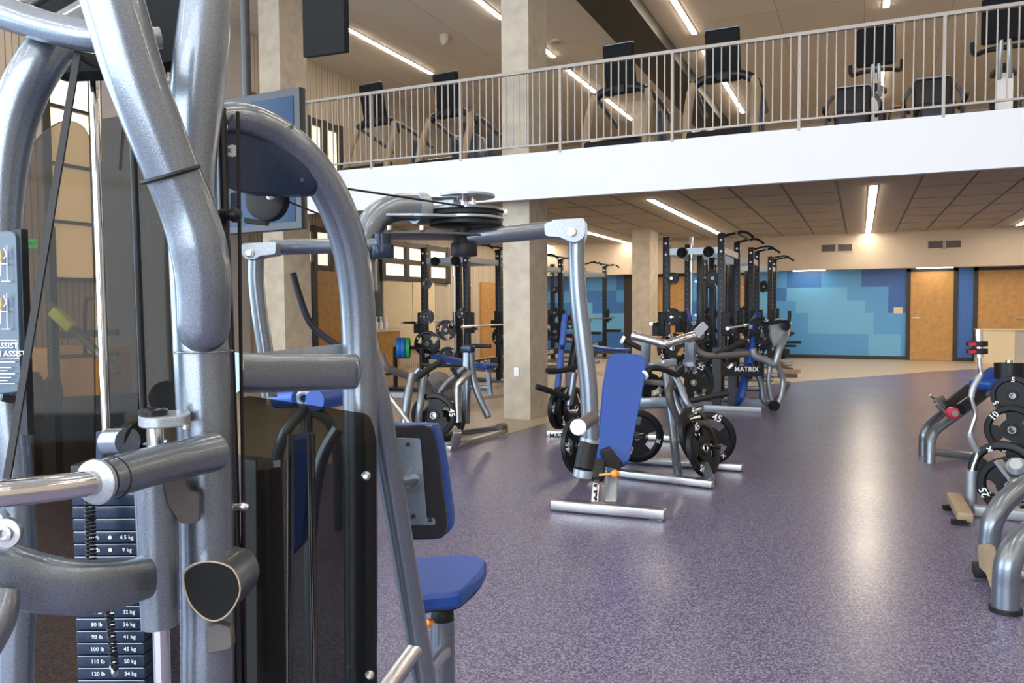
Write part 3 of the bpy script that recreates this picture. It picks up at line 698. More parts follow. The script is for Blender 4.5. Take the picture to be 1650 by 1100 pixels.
# --- adjustable bench in front
t = thing('adjustable_bench', 'adjustable bench with tall blue back pad and chrome foot bar, in mid-floor', 'bench', (-1.53, 5.2, 0))
obj('foot_bar', MB().bar(PZ(889, 812, .04), PZ(1073, 828, .04), .085, .07, bev=.012), 'brushed', t)
obj('foot_pad', MB().box(PZ(905, 820, .01), (.08, .05, .018)), 'white', t); obj('foot_pad', MB().box(PZ(1058, 834, .01), (.08, .05, .018)), 'white', t)
pt = PX(1009, 569, 5.95); pb_ = PX(985, 742, 5.45); d = (pt - pb_).normalized(); sx = V((1, -.0, 0)) * .95 + V((0, .31, 0)); sx = (sx - d * sx.dot(d)).normalized(); nn = sx.cross(d)
outl = []
for u_, v_ in ((-.145, 0), (.085, 0), (.155, .97), (-.145, .97)): outl.append(pb_ + sx * u_ + d * v_ * (pt - pb_).length * 1.03)
outl = [PX(962, 738, 5.45), PX(975, 745, 5.45), PX(1005, 748, 5.45), PX(1014, 742, 5.45), PX(1041, 600, 5.88), PX(1040, 576, 5.95), PX(1030, 569, 5.97), PX(990, 567, 5.97), PX(979, 577, 5.95), PX(972, 620, 5.82)]
nv = (outl[4] - outl[1]).cross(outl[7] - outl[1]).normalized()
if nv.dot(CF) < 0: nv = -nv
obj('back_pad', MB().prism(round_poly(outl, .03), nv * .06, .012), 'blue', t)
obj('pad_support', MB().bar(pb_ + nv * .08, pt.lerp(pb_, .25) + nv * .08, .06, .04), 'silver', t)
obj('seat_bracket', MB().prism([PX(968, 728, 5.4), PX(985, 722, 5.4), PX(1003, 745, 5.4), PX(1000, 757, 5.4), PX(975, 752, 5.4)], CF * .12, .01), 'black', t)
obj('adjust_post', MB().bar(PX(958, 820, 5.25), PX(962, 772, 5.35), .05, .05, bev=.008), 'chrome', t)
ah = MB()
for k in range(4): ah.cyl(PX(959.5, 782 + k * 10, 5.25), PX(959.5, 782 + k * 10, 5.24), .012, 10)
obj('adjust_holes', ah, 'black', t)
obj('main_post', MB().bar(PX(984, 812, 5.3), PX(986, 762, 5.5), .085, .06, bev=.012), 'silver_light', t)
obj('slide_block', MB().bar(PX(962, 773, 5.3), PX(966, 742, 5.4), .09, .07, bev=.015), 'black', t)
obj('adjust_knob', MB().lathe(PX(984, 763, 5.2), PX(996, 763, 5.2) - PX(984, 763, 5.2), [(.012, 0), (.02, .01), (.028, .03), (.02, .05), (.008, .06)], 14).cyl(PX(966, 765, 5.25), PX(985, 763, 5.2), .008), 'orange', t)
obj('spine', MB().bar(PX(985, 760, 5.5), PZ(1010, 728, .10), .06, .06), 'silver', t)
obj('rear_foot', MB().bar(PZ(985, 731, .03), PZ(1045, 735, .03), .06, .05), 'brushed', t)

# --- machine left of the middle column
t = G = thing('lever_row_machine', 'plate-loaded row machine left of the middle column, silver tubes and 45 plate', 'exercise machine', (-3.5, 7.3, 0))
obj('foot_block', MB().bar(PZ(731, 724, .01), PX(737, 694, 7.35), .085, .06, bev=.01), 'brushed', t)
obj('floor_rail', MB().bar(PZ(722, 722, .03), PZ(812, 694, .03), .06, .05, bev=.01), 'brushed', t)
obj('floor_rail', MB().bar(PZ(700, 703, .03), PZ(806, 688, .03), .06, .05, bev=.01), 'silver', t)
obj('end_cap', MB().box(PZ(808, 691, .05), (.10, .16, .12), bev=.03), 'taupe', t)
obj('bent_tube', MB().tube([PX(708, 690, 8.0), PX(709, 640, 8.0), PX(716, 622, 8), PX(748, 592, 8.1)], .034, 6, 12), 'silver', t)
obj('bent_tube', MB().tube([PX(738, 680, 7.6), PX(737, 628, 7.6), PX(742, 615, 7.6), PX(757, 600, 7.7)], .036, 6, 12), 'brushed', t)
obj('main_post', MB().bar(PX(750, 682, 8.1), PX(753, 560, 8.2), .07, .08, bev=.012), 'silver', t)
obj('rear_leg', MB().tube([PX(758, 562, 8.2), PX(765, 620, 8.2), PX(787, 672, 8.1)], .038, 5, 12), 'silver', t)
obj('top_cap', MB().box(PX(754, 562, 8.2), (.13, .12, .08), bev=.02), 'shroud', t)
obj('swing_arm', MB().tube([PX(614, 572, 7.6), PX(624, 592, 7.6), PX(650, 603, 7.7), PX(688, 618, 7.8), PX(696, 650, 7.8), PX(704, 668, 7.8)], .036, 6, 12), 'taupe', t)
obj('swing_arm', MB().tube([PX(662, 612, 7.8), PX(676, 594, 7.8)], .034, 1, 12), 'silver', t)
obj('lever_bar', MB().tube([PX(622, 632, 7.2), PX(640, 655, 7.2), PX(660, 682, 7.2)], .024, 4, 12), 'brushed', t)
obj('front_leg', MB().tube([PX(664, 602, 7.6), PX(655, 650, 7.5), PZ(648, 722, .03)], .04, 5, 12), 'silver', t)
obj('front_leg', MB().tube([PX(683, 602, 7.7), PX(676, 660, 7.5), PZ(672, 716, .03)], .036, 5, 12), 'silver', t)
obj('cross_rail', MB().bar(PX(625, 636, 7.9), PX(660, 636, 7.9), .05, .05).bar(PZ(640, 716, .03), PZ(740, 716, .03), .05, .05), 'silver', t)
grip([PX(712, 582, 7.3), PX(695, 592, 7.4), PX(674, 607, 7.5)], .03, False)
grip([PX(680, 587, 7.7), PX(700, 589, 7.7), PX(745, 588, 7.7)], .018, False)
grip([PX(728, 593, 7.8), PX(733, 600, 7.8), PX(739, 610, 7.8)], .022, False)
obj('load_peg', MB().cyl(PX(716, 672, 7.9), PX(699, 669, 7.59), .022).cyl(PX(716, 672, 7.9), PX(708, 690, 8.0), .03), 'chrome', t)
obj('gear_cluster', MB().lathe(PX(708, 620, 8.2), (.4, -1, 0), [(.02, 0), (.14, .01), (.14, .06), (.06, .08), (.03, .12)], 20).lathe(PX(722, 640, 8.2), (.4, -1, 0), [(.02, 0), (.10, .01), (.10, .06), (.03, .10)], 20), 'taupe', t)
place_plate('45', PX(699, 669, 7.6), (.30, -1, .05), 'black plate reading 45 on the row machine left of the middle column', -.8)
place_plate('45', PX(715, 676, 7.85), (.30, -1, .05), 'dark plate behind the 45 plate on the row machine left of the column', .2)
# --- machine half hidden behind the arm, right of the middle column
t = G = thing('incline_press_machine', 'plate-loaded press machine with narrow blue pads beside the middle column', 'exercise machine', (-3.0, 8.2, 0))
obj('floor_rail', MB().bar(PZ(881, 698, .03), PZ(942, 700, .03), .07, .07, bev=.01), 'brushed', t)
obj('lettering', MB().text('MATRIX', PZ(905, 702, .03) + V((0, 0, .0)), CR, V((0, 0, 1)), .07), 'blackpaint', t)
obj('floor_rail', MB().bar(PZ(905, 668, .03), PZ(960, 664, .03), .07, .07), 'brushed', t)
obj('upright', MB().bar(PZ(917, 697, .03), PX(916, 600, 8.4), .06, .05), 'silver_light', t)
obj('spine', MB().tube([PX(916, 662, 8.4), PX(920, 600, 8.5), PX(930, 540, 8.6), PX(925, 505, 8.7)], .05, 4, 12), 'blackpaint', t)
obj('back_pad', MB().bar(PX(910, 510, 8.5), PX(905, 562, 8.4), .26, .06, up=CR, bev=.02), 'blue', t)
obj('back_pad', MB().bar(PX(904, 568, 8.4), PX(895, 660, 8.2), .26, .06, up=CR, bev=.02), 'blue', t)
obj('lever_arm', MB().tube([PX(925, 600, 8.0), PX(921, 630, 8.0), PX(917, 652, 8.0)], .036, 4, 12), 'silver', t)
grip([PX(865, 623, 7.7), PX(890, 631, 7.8), PX(916, 641, 7.9)], .03, False)
grip([PX(881, 597, 7.8), PX(905, 597, 7.9), PX(930, 590, 8)], .028, False)
obj('peg', MB().cyl(PX(900, 662, 8.1), PX(930, 662, 8.1), .024), 'chrome', t)
for k in range(3): place_plate('45', PX(902 + 12 * k, 657, 8.1 + .05 * k), (1, -.15, 0), ('outer', 'middle', 'inner')[k] + ' dark plate seen edge-on beside the middle column', k, 'plates beside the middle column')
# --- machine at the end of the right-hand group
t = G = thing('hack_squat_machine', 'silver arc-framed machine with slanted blue pad at the right end of the racks', 'exercise machine', (-1.3, 11.0, 0))
obj('floor_rail', MB().bar(PZ(1134, 656, .03), PZ(1228, 660, .03), .08, .07, bev=.01), 'silver_light', t)
obj('floor_rail', MB().bar(PZ(1180, 645, .03), PZ(1245, 647, .03), .08, .07), 'silver', t)
obj('floor_rail', MB().bar(PZ(1245, 655, .03), PZ(1270, 617, .03), .06, .06), 'blackpaint', t)
obj('slanted_pad', MB().bar(PX(1217, 510, 10.6), PX(1205, 592, 10.3), .30, .07, up=CR, bev=.02), 'blue', t)
obj('slanted_pad', MB().bar(PX(1203, 597, 10.3), PX(1191, 648, 10.1), .30, .07, up=CR, bev=.02), 'blue', t)
obj('name_beam', MB().prism([PX(1165, 589, 9.9), PX(1228, 589, 9.9), PX(1228, 606, 9.9), PX(1165, 606, 9.9)], CF * .06), 'blackpaint', t)
obj('lettering', MB().text('MATRIX', PX(1203, 595, 9.88), CR, V((0, 0, 1)), .085), 'text', t)
obj('curved_arm', MB().tube([PX(1213, 562, 10.1), PX(1217, 573, 10.1), PX(1232, 579, 10.1), PX(1248, 585, 10.1), PX(1256, 562, 10.1), PX(1266, 540, 10.2), PX(1270, 520, 10.3)], .045, 6, 12), 'silver_light', t)
obj('curved_arm', MB().tube([PX(1250, 580, 10.1), PX(1260, 605, 10.2), PX(1261, 625, 10.2), PX(1256, 645, 10.2), PX(1247, 658, 10.2)], .035, 6, 12), 'silver_light', t)
obj('leg', MB().tube([PX(1220, 600, 10.1), PX(1227, 620, 10.1), PX(1231, 646, 10.1), PX(1246, 652, 10.1)], .036, 5, 12), 'silver', t)
obj('leg', MB().tube([PX(1242, 585, 10.2), PX(1238, 615, 10.2), PX(1244, 650, 10.2)], .032, 5, 12), 'silver_light', t)
obj('wheel', MB().lathe(PX(1245, 653, 10.0), CR * .3 - CF, [(.02, 0), (.065, .0), (.065, .06), (.02, .06)], 20), 'black', t)
obj('pivot_bracket', MB().prism([PX(1242, 520, 10.2), PX(1268, 520, 10.2), PX(1262, 548, 10.2), PX(1248, 560, 10.2), PX(1240, 540, 10.2)], CF * .1, .02), 'silver_light', t)
obj('pivot_disc', MB().lathe(PX(1265, 525, 10.15), -CF, [(.06, 0), (.06, .04), (.025, .05)], 18), 'black', t)
grip([PX(1272, 501, 10.2), PX(1272, 510, 10.2), PX(1271, 518, 10.2)], .022, False)
grip([PX(1240, 522, 10.1), PX(1255, 519, 10.1), PX(1268, 517, 10.1)], .015, False)
obj('inner_post', MB().bar(PX(1180, 655, 10.4), PX(1180, 600, 10.4), .10, .1).bar(PX(1155, 655, 10.6), PX(1155, 560, 10.6), .10, .1), 'blackpaint', t)
for k, (x, y, dd) in enumerate(((1225, 528, 10.3), (1232, 545, 10.25), (1220, 552, 10.35), (1236, 530, 10.5))):
    place_plate(('10', '5', '10', '5')[k], PX(x, y, dd), (.3, -1, 0), ('upper left', 'lower right', 'lower left', 'upper right')[k] + ' dark plate in the cluster behind the slanted blue pad', k, 'plate cluster at the right end')
obj('plate_peg', MB().cyl(PX(1228, 540, 10.15), PX(1228, 540, 10.9), .03).bar(PX(1228, 540, 10.9), V((*PX(1228, 540, 10.9).xy, .03)), .06, .06), 'blackpaint', t)
# low black plate rack against the mural
t = thing('dumbbell_rack', 'low black rack standing against the blue mural behind the racks', 'rack', (-1.9, 18.6, 0))
obj('shelf', MB().bar(PX(1255, 551, 19.6), PX(1288, 551, 19.6), .25, .06).bar(PX(1255, 557, 19.5), PX(1280, 557, 19.5), .25, .05).bar(PX(1250, 566, 19.4), PX(1270, 566, 19.4), .2, .12), 'black', t)
q = PX(1262, 560, 19.5); obj('leg', MB().box((q.x, q.y, q.z / 2), (.08, .2, q.z)), 'black', t)
t = thing('floor_bench', 'folded bench frame on the sand floor in front of the blue mural', 'bench', PZ(1270, 600, 0))
obj('rail', MB().bar(PZ(1255, 597, .04), PZ(1290, 598, .04), .1, .07), 'tan', t); obj('rail', MB().bar(PZ(1252, 604, .04), PZ(1285, 605, .04), .1, .07), 'taupe', t); obj('arm', MB().bar(PX(1255, 584, 16.2), PZ(1275, 596, .06), .08, .08), 'taupe', t)

# ================================================================== RIGHT-HAND SIDE
t = G = thing('back_extension_bench', 'back extension bench of twin bent silver tubes at the right edge', 'exercise machine', (.9, 7.4, 0))
obj('side_tube', MB().tube([PX(1498, 752, 6.75), PX(1499, 722, 6.78), PX(1501, 706, 6.8), PX(1512, 690, 6.85), PX(1560, 655, 7.0), PX(1618, 610, 7.15)], .042, 6, 16), 'silver', t)
obj('side_tube', MB().tube([PX(1488, 738, 7.1), PX(1488, 712, 7.1), PX(1490, 697, 7.1), PX(1500, 682, 7.15), PX(1530, 655, 7.3), PX(1570, 622, 7.4)], .040, 6, 16), 'silver', t)
obj('foot_cap', MB().cyl(PX(1498, 750, 6.75), PX(1498, 759, 6.75), .05), 'black', t); obj('foot_cap', MB().box(PX(1484, 739, 7.15), (.10, .12, .06), bev=.01), 'black', t)
obj('cross_rail', MB().bar(PX(1504, 728, 6.9), PX(1570, 735, 6.9), .05, .06, bev=.01), 'silver', t)
obj('rear_leg', MB().tube([PX(1618, 610, 7.15), V((*PX(1640, 640, 7.3).xy, .03))], .04, 1, 12), 'silver', t)
obj('roller_pad', MB().cyl(PX(1527, 655, 6.95), PX(1560, 628, 7.25), .055), 'black', t); obj('roller_pad', MB().cyl(PX(1547, 659, 6.75), PX(1580, 636, 6.9), .05), 'blackpaint', t)
obj('roller_bar', MB().cyl(PX(1499, 636, 7.1), PX(1524, 655, 7.1), .016).cyl(PX(1508, 650, 6.9), PX(1530, 668, 6.9), .018).cyl(PX(1512, 642, 7), PX(1520, 655, 7), .05), 'brushed', t)
obj('adjust_knob', MB().lathe(PX(1532, 665, 6.7), -CF, [(.05, 0), (.05, .05), (.03, .06)], 20), 'red', t)
obj('knob_face', MB().lathe(PX(1532, 665, 6.7) - CF * .061, -CF, [(.028, 0), (.028, .008)], 16), 'silver_light', t)
obj('hip_pad', MB().bar(PX(1578, 622, 7.0), PX(1612, 598, 7.2), .20, .09, bev=.03), 'blue', t)
# plate tree with small weights
t = thing('plate_tree', 'silver plate tree at the right edge carrying plates reading 5 and 10', 'weight rack', PZ(1625, 832, 0))
pxy = PX(1640, 700, 5.5)
obj('base_rail', MB().bar(PZ(1568, 822, .035), PZ(1680, 833, .035), .08, .07, bev=.012), 'silver_light', t)
obj('base_rail', MB().bar(V((pxy.x, pxy.y - .05, .035)), PZ(1632, 829, .035), .07, .06, bev=.01), 'silver_light', t)
obj('base_foot', MB().bar(PZ(1537, 800, .05), PZ(1556, 834, .05), .09, .06, bev=.01), 'tan', t)
obj('foot_pad', MB().bar(PZ(1520, 817, .02), PZ(1545, 817, .02), .03, .03), 'black', t); obj('foot_pad', MB().bar(PZ(1533, 840, .02), PZ(1556, 841, .02), .03, .03), 'black', t)
topc = PX(1632, 612, 5.75)
obj('spine', MB().bar(V((pxy.x, pxy.y, .06)), V((pxy.x, pxy.y, topc.z)), .07, .07, bev=.01), 'silver_light', t)
for x, y in ((1632, 637), (1632, 692), (1600, 762)): obj('load_peg', MB().cyl(PX(x, y, 5.35), V((pxy.x, pxy.y, PX(x, y, 5.35).z)), .024), 'brushed', t)
obj('top_peg', MB().cyl(PX(1626, 612, 5.6), PX(1626, 580, 5.6), .022), 'brushed', t)
obj('bar_holder', MB().cyl(PX(1565, 812, 5.27), PX(1566, 758, 5.27), .033, 20), 'silver_light', t)
for i in range(5): place_plate('2', PX(1626, 607 - i * 4.8, 5.6), (0, .05, 1), ('bottom', 'second', 'middle', 'fourth', 'top')[i] + ' small plate of the flat stack on top of the plate tree', i, 'flat stack on the plate tree', 1.05)
place_plate('5', PX(1632, 637, 5.33), (-.25, -1, 0), 'plate reading 5 near the top of the plate tree', .6, 'numbered plates on the plate tree', 1.05)
place_plate('5', PX(1632, 637, 5.42), (-.25, -1, 0), 'plate directly behind the plate reading 5', .6, 'numbered plates on the plate tree', 1.05)
place_plate('10', PX(1631, 692, 5.3), (-.25, -1, 0), 'plate reading 10 in the middle of the plate tree', 1.48, 'numbered plates on the plate tree', 1.1)
place_plate('10', PX(1631, 692, 5.4), (-.25, -1, 0), 'plate directly behind the plate reading 10', 1.5, 'numbered plates on the plate tree', 1.1)
place_plate('45', PX(1618, 762, 5.3), (-.35, -1, 0), 'large plate lowest on the plate tree', 3.2, 'numbered plates on the plate tree', .98)
place_plate('25', PX(1628, 782, 5.1), (-.35, -1, 0), 'plate in front of the large lowest plate on the plate tree', 2.6, 'numbered plates on the plate tree', 1.1)
# curl bar standing on end
t = thing('curl_bar', 'zigzag steel curl bar standing upright in front of the plate tree', 'barbell', PX(1565, 800, 5.27))
Q = [(1578, 574), (1579, 592), (1580, 604), (1568, 625), (1565, 640), (1571, 662), (1571, 672), (1563, 697), (1564, 706), (1574, 727), (1573, 738), (1568, 752), (1567, 762)]
obj('bent_shaft', MB().tube([PX(x, y, 5.27) for x, y in Q], .014, 4, 12), 'brushed', t)
obj('knurled_grip', MB().tube([PX(x, y, 5.27) for x, y in Q[2:5]], .020, 4, 12), 'silver_light', t); obj('knurled_grip', MB().tube([PX(x, y, 5.27) for x, y in Q[7:10]], .020, 4, 12), 'silver_light', t)
obj('sleeve', MB().cyl(PX(1577, 531, 5.27), PX(1578, 576, 5.27), .024), 'chrome', t)
obj('sleeve', MB().cyl(PX(1567, 756, 5.27), PX(1565, 805, 5.27), .024), 'chrome', t)
for k, y in enumerate((553, 565)):
    q = thing('bar_collar', ('upper', 'lower')[k] + ' black clamp collar with red lever on the upright curl bar', 'bar collar', PX(1577, y, 5.27), 'clamp collars')
    obj('ring', MB().lathe(PX(1577, y - 4, 5.27), (0, 0, -1), [(.03, 0), (.055, .002), (.055, .036), (.03, .04)], 20), 'black', q)
    obj('lever', MB().bar(PX(1573, y, 5.17), PX(1558, y + 1, 5.17), .03, .03, bev=.006), 'black', q); obj('lever_pad', MB().bar(PX(1572, y + 1, 5.14), PX(1562, y + 2, 5.14), .02, .018), 'red', q)
# thick-framed machine at the bottom right
t = G = thing('leg_press_frame', 'thick silver tube frame of a machine cut off by the lower right edge', 'exercise machine', (.85, 4.1, 0))
obj('frame_tube', MB().tube([PX(1620, 985, 3.5), PX(1621, 945, 3.5), PX(1625, 905, 3.5), PX(1645, 872, 3.55), PX(1690, 840, 3.65), PX(1800, 800, 3.9)], .056, 6, 20), 'silver', t)
obj('frame_tube', MB().tube([PX(1594, 905, 3.9), PX(1594, 872, 3.9), PX(1600, 838, 3.9), PX(1622, 805, 3.95), PX(1665, 775, 4.05), PX(1760, 735, 4.3)], .05, 6, 20), 'silver', t)
obj('foot_cap', MB().cyl(PX(1620, 978, 3.5), PX(1620, 995, 3.5), .066), 'black', t)
obj('foot_bracket', MB().prism([PX(1586, 882, 3.8), PX(1604, 880, 3.8), PX(1611, 905, 3.7), PX(1609, 955, 3.6), PX(1600, 930, 3.7), PX(1588, 918, 3.8)], CF * .06, .01), 'tan', t)
obj('foot_cap', MB().box(PX(1584, 918, 3.9), (.09, .1, .06), bev=.01), 'black', t)
obj('cross_tube', MB().cyl(PX(1625, 925, 3.8), PX(1720, 930, 3.8), .035), 'brushed', t)
obj('lever_bar', MB().bar(PX(1608, 742, 4.25), PX(1640, 782, 4.15), .05, .02).bar(PX(1634, 780, 4.1), PX(1665, 805, 4.05), .06, .06), 'brushed', t)
obj('pivot', MB().lathe(PX(1632, 778, 4.15), -CF, [(.03, 0), (.03, .03), (.018, .035)], 16), 'brushed', t)
obj('knob', MB().lathe(PX(1640, 756, 4.2), (-.3, -1, .6), [(.02, 0), (.045, .02), (.05, .05), (.03, .08)], 18), 'silver_light', t)
obj('rear_support', MB().tube([PX(1800, 800, 3.9), V((*PX(1800, 800, 3.9).xy, .0))], .056, 1, 16), 'silver', t)
obj('rear_support', MB().tube([PX(1760, 735, 4.3), V((*PX(1760, 735, 4.3).xy, .0))], .05, 1, 16), 'silver', t)

# ================================================================== UPPER FLOOR CARDIO
def treadmill(x, y, rz, label, sc=1.0):
    t = thing('treadmill', label, 'treadmill', (0, 0, 0), 'treadmills on the balcony')
    # local: console faces -Y side (towards the runner at -Y); back of console towards +Y
    obj('deck', MB().box((0, -.75, .14), (.80, 1.75, .16), bev=.04), 'blackpaint', t)
    obj('belt', MB().box((0, -.75, .222), (.52, 1.60, .012)), 'black', t)
    obj('side_shield', MB().box((-.42, -.55, .45), (.05, .30, .60), bev=.02), 'shroud', t)
    obj('motor_cover', MB().prism(round_poly([V((-.40, .08, .05)), V((-.40, .42, .05)), V((-.40, .36, .25)), V((-.40, .08, .33))], .05), (.80, 0, 0)), 'blackgloss', t)
    for s in (-1, 1):
        obj('upright', MB().tube([V((s * .42, .30, .05)), V((s * .43, .18, .5)), V((s * .42, .04, .80)), V((s * .38, .0, .95))], .06, 5, 10), 'tan', t)
        obj('arm_rail', MB().tube([V((s * .36, .02, .95)), V((s * .40, -.15, .94)), V((s * .42, -.50, .86)), V((s * .42, -.95, .72))], .036, 5, 10), 'silver', t)
    obj('arch_frame', MB().tube([V((-.45, .0, .80)), V((-.38, .0, .93)), V((-.18, .0, 1.02)), V((.18, .0, 1.02)), V((.38, .0, .93)), V((.45, .0, .80))], .058, 6, 12), 'blackpaint', t)
    c = obj('console', MB().box((0, .05, 1.26), (.44, .10, .66), ax=(V((1, 0, 0)), V((0, .97, -.22)), V((0, .22, .97))), bev=.03), 'mattblack', t)
    obj('screen_glass', MB().box((0, -.004, 1.28), (.38, .008, .40), ax=(V((1, 0, 0)), V((0, .97, -.22)), V((0, .22, .97)))), 'screen', c)
    obj('top_trim', MB().box((0, .12, 1.585), (.44, .07, .02), bev=.008), 'silver', c)
    obj('console_neck', MB().box((0, .04, 1.0), (.16, .10, .12), bev=.02), 'black', t)
    obj('holder', MB().box((.20, -.06, .98), (.12, .12, .06), bev=.02), 'taupe', t)
    t.location = (x, y, ZF); t.rotation_euler = (0, 0, rz); t.scale = (sc,) * 3
    return t
treadmill(-6.35, 9.55, pi - .12, 'leftmost treadmill on the balcony, beside the two bright windows', .88)
treadmill(-5.15, 9.55, pi - .12, 'second treadmill on the balcony, just left of the middle column', .88)
treadmill(-2.70, 9.4, pi - .08, 'third treadmill on the balcony, in front of the far column', .88)
treadmill(-1.48, 9.4, pi - .02, 'fourth treadmill on the balcony, right of the dark ceiling beam', .88)
def bike(x, y, rz, label):
    t = thing('exercise_bike', label, 'exercise bike', (0, 0, 0), 'exercise bikes on the balcony')
    obj('base', MB().box((0, .45, .05), (.52, .10, .08), bev=.02).box((0, -.55, .05), (.48, .10, .08), bev=.02).box((0, -.05, .09), (.14, 1.0, .10), bev=.02), 'silver_light', t)
    obj('body_shell', MB().prism(round_poly([V((-.08, .35, .12)), V((-.08, .30, .62)), V((-.08, .10, .78)), V((-.08, -.10, .45)), V((-.08, -.25, .14))], .08), (.16, 0, 0), .02), 'white', t)
    obj('mast', MB().tube([V((-.05, .22, .6)), V((-.04, .32, .9)), V((-.03, .34, 1.15))], .025, 4, 10).tube([V((.05, .22, .6)), V((.04, .32, .9)), V((.03, .34, 1.15))], .025, 4, 10), 'silver_light', t)
    obj('handlebar', MB().tube([V((-.30, .10, 1.12)), V((-.28, .12, .99)), V((-.14, .28, .97)), V((.14, .28, .97)), V((.28, .12, .99)), V((.30, .10, 1.12))], .025, 5, 10), 'black', t)
    c = obj('console', MB().box((0, .36, 1.24), (.44, .07, .46), ax=(V((1, 0, 0)), V((0, .97, -.22)), V((0, .22, .97))), bev=.025), 'mattblack', t)
    obj('rear_cover', MB().box((0, .405, 1.23), (.38, .01, .40), ax=(V((1, 0, 0)), V((0, .97, -.22)), V((0, .22, .97)))), 'mattblack', c)
    obj('top_trim', MB().box((0, .44, 1.465), (.38, .02, .012)), 'silver_light', c)
    obj('crank', MB().lathe((-.13, .05, .38), (1, 0, 0), [(.11, 0), (.11, .26)], 20), 'black', t)
    for s, zz in ((-1, .50), (1, .24)):
        obj('pedal', MB().box((s * .24, .10, zz), (.12, .10, .04), bev=.01), 'black', t); obj('pedal_arm', MB().bar((s * .16, .05, .38), (s * .18, .10, zz), .02, .03), 'brushed', t)
    obj('pedal_strap', MB().box((-.24, .10, .54), (.11, .06, .012), bev=.004), 'orange', t); obj('pedal_strap', MB().box((.24, .10, .28), (.11, .06, .012), bev=.004), 'orange', t)
    obj('seat_post', MB().cyl((0, -.25, .14), (0, -.35, .85), .03), 'brushed', t)
    obj('seat', MB().prism(smooth_outline([V((-.12, -.50, .85)), V((.12, -.50, .85)), V((.10, -.35, .85)), V((.03, -.15, .85)), V((-.03, -.15, .85)), V((-.10, -.35, .85))], 3), (0, 0, .07), .01), 'black', t)
    t.location = (x, y, ZF); t.rotation_euler = (0, 0, rz); return t
bike(.13, 10.1, pi - .02, 'left exercise bike on the balcony with orange pedal straps, under the short strip light').scale = (.9,) * 3
bike(1.42, 10.25, pi - .12, 'right exercise bike on the balcony, at the right edge of the photo').scale = (1.02,) * 3
def recumbent(x, y, label, h=.44):
    t = thing('recumbent_bike', label, 'exercise bike', (x, y, ZF), 'recumbent bikes on the balcony')
    o = V((x, y, ZF))
    obj('backrest', MB().box(o + V((0, 0, .36)), (.36, .08, h), bev=.04), 'black', t)
    obj('top_trim', MB().box(o + V((0, .0, .36 + h / 2 + .005)), (.30, .06, .012)), 'silver', t)
    obj('side_frame', MB().tube([o + V((-.26, 0, .05)), o + V((-.27, -.05, .35)), o + V((-.20, 0, .50))], .022, 4, 8), 'taupe', t); obj('side_frame', MB().tube([o + V((.26, 0, .05)), o + V((.27, -.05, .35)), o + V((.20, 0, .50))], .022, 4, 8), 'taupe', t)
    obj('seat', MB().box(o + V((0, -.25, .20)), (.36, .42, .08), bev=.03), 'black', t)
    obj('base', MB().box(o + V((0, -.25, .1)), (.30, .7, .16), bev=.03), 'blackpaint', t)
    obj('side_handle', MB().tube([o + V((-.22, -.1, .22)), o + V((-.28, -.15, .30)), o + V((-.28, -.3, .32))], .018, 4, 8), 'black', t); obj('side_handle', MB().tube([o + V((.22, -.1, .22)), o + V((.28, -.15, .30)), o + V((.28, -.3, .32))], .018, 4, 8), 'black', t)
    return t
recumbent(-.10, 9.3, 'black recumbent bike backrest left of the left exercise bike')
recumbent(.66, 9.3, 'black recumbent bike backrest between the two exercise bikes')
t = thing('cardio_trainer', 'dark trainer body seen through the railing left of the middle column', 'exercise machine', (-6.25, 12.3, ZF))
obj('housing', MB().box((-6.25, 12.3, ZF + .75), (.5, .5, .9), bev=.06), 'shroud', t); obj('mast', MB().box((-6.25, 12.4, ZF + 1.25), (.35, .08, .5), bev=.03), 'black', t); obj('base', MB().box((-6.25, 12.3, ZF + .15), (.7, 1.2, .3), bev=.04), 'blackpaint', t)
t = thing('rowing_machine', 'dark flywheel trainer behind the leftmost treadmill', 'exercise machine', (-7.7, 11.6, ZF))
obj('flywheel', MB().lathe((-7.7, 11.6, ZF + .38), (.3, -1, 0), [(.05, 0), (.30, .02), (.30, .2), (.05, .22)], 28), 'black', t); obj('rail', MB().bar((-7.7, 11.7, ZF + .3), (-6.7, 13.3, ZF + .25), .08, .06), 'silver_light', t)
obj('foot', MB().box((-7.7, 11.7, ZF + .05), (.5, .12, .1)).box((-6.7, 13.3, ZF + .12), (.4, .1, .24)), 'black', t)

# ================================================================== BEHIND THE SMOKED GUARD (left)
t = thing('landmine_rack', 'dark upright rack with black plates seen through the smoked guard at left', 'rack', PZ(88, 720, 0))
q = PX(84, 510, 6.0); obj('upright', MB().box((q.x, q.y, 1.0), (.06, .06, 2.0)), 'blackpaint', t)
obj('side_bar', MB().tube([PX(80, 490, 5.9), PX(100, 510, 5.9), PX(150, 560, 5.9), PX(190, 600, 5.9)], .03, 4, 10), 'taupe', t)
obj('cross_bar', MB().bar(PX(95, 575, 5.9), PX(190, 570, 5.9), .04, .03).bar(PX(95, 540, 5.9), PX(190, 535, 5.9), .05, .05), 'blackpaint', t)
obj('base', MB().bar(PZ(60, 716, .05), PZ(240, 716, .05), .08, .08).bar(PX(100, 655, 5.9), PX(220, 648, 5.9), .08, .14), 'blackpaint', t)
obj('arm_pad', MB().bar(PX(85, 500, 5.8), PX(118, 530, 5.8), .08, .08, bev=.02), 'yellow', t)
obj('hook', MB().tube([PX(137, 570, 5.9), PX(137, 500, 5.9), PX(140, 482, 5.9), PX(150, 481, 5.9)], .014, 4, 8), 'black', t)
place_plate('5', PX(84, 637, 5.6), (-1, -.6, 0), 'dark oval plate seen nearly edge-on through the smoked guard', 0, None, 1.1)
place_plate('25', PX(54, 640, 5.2), (-.9, -.7, 0), 'dark plate behind the blue instruction placard', .4)
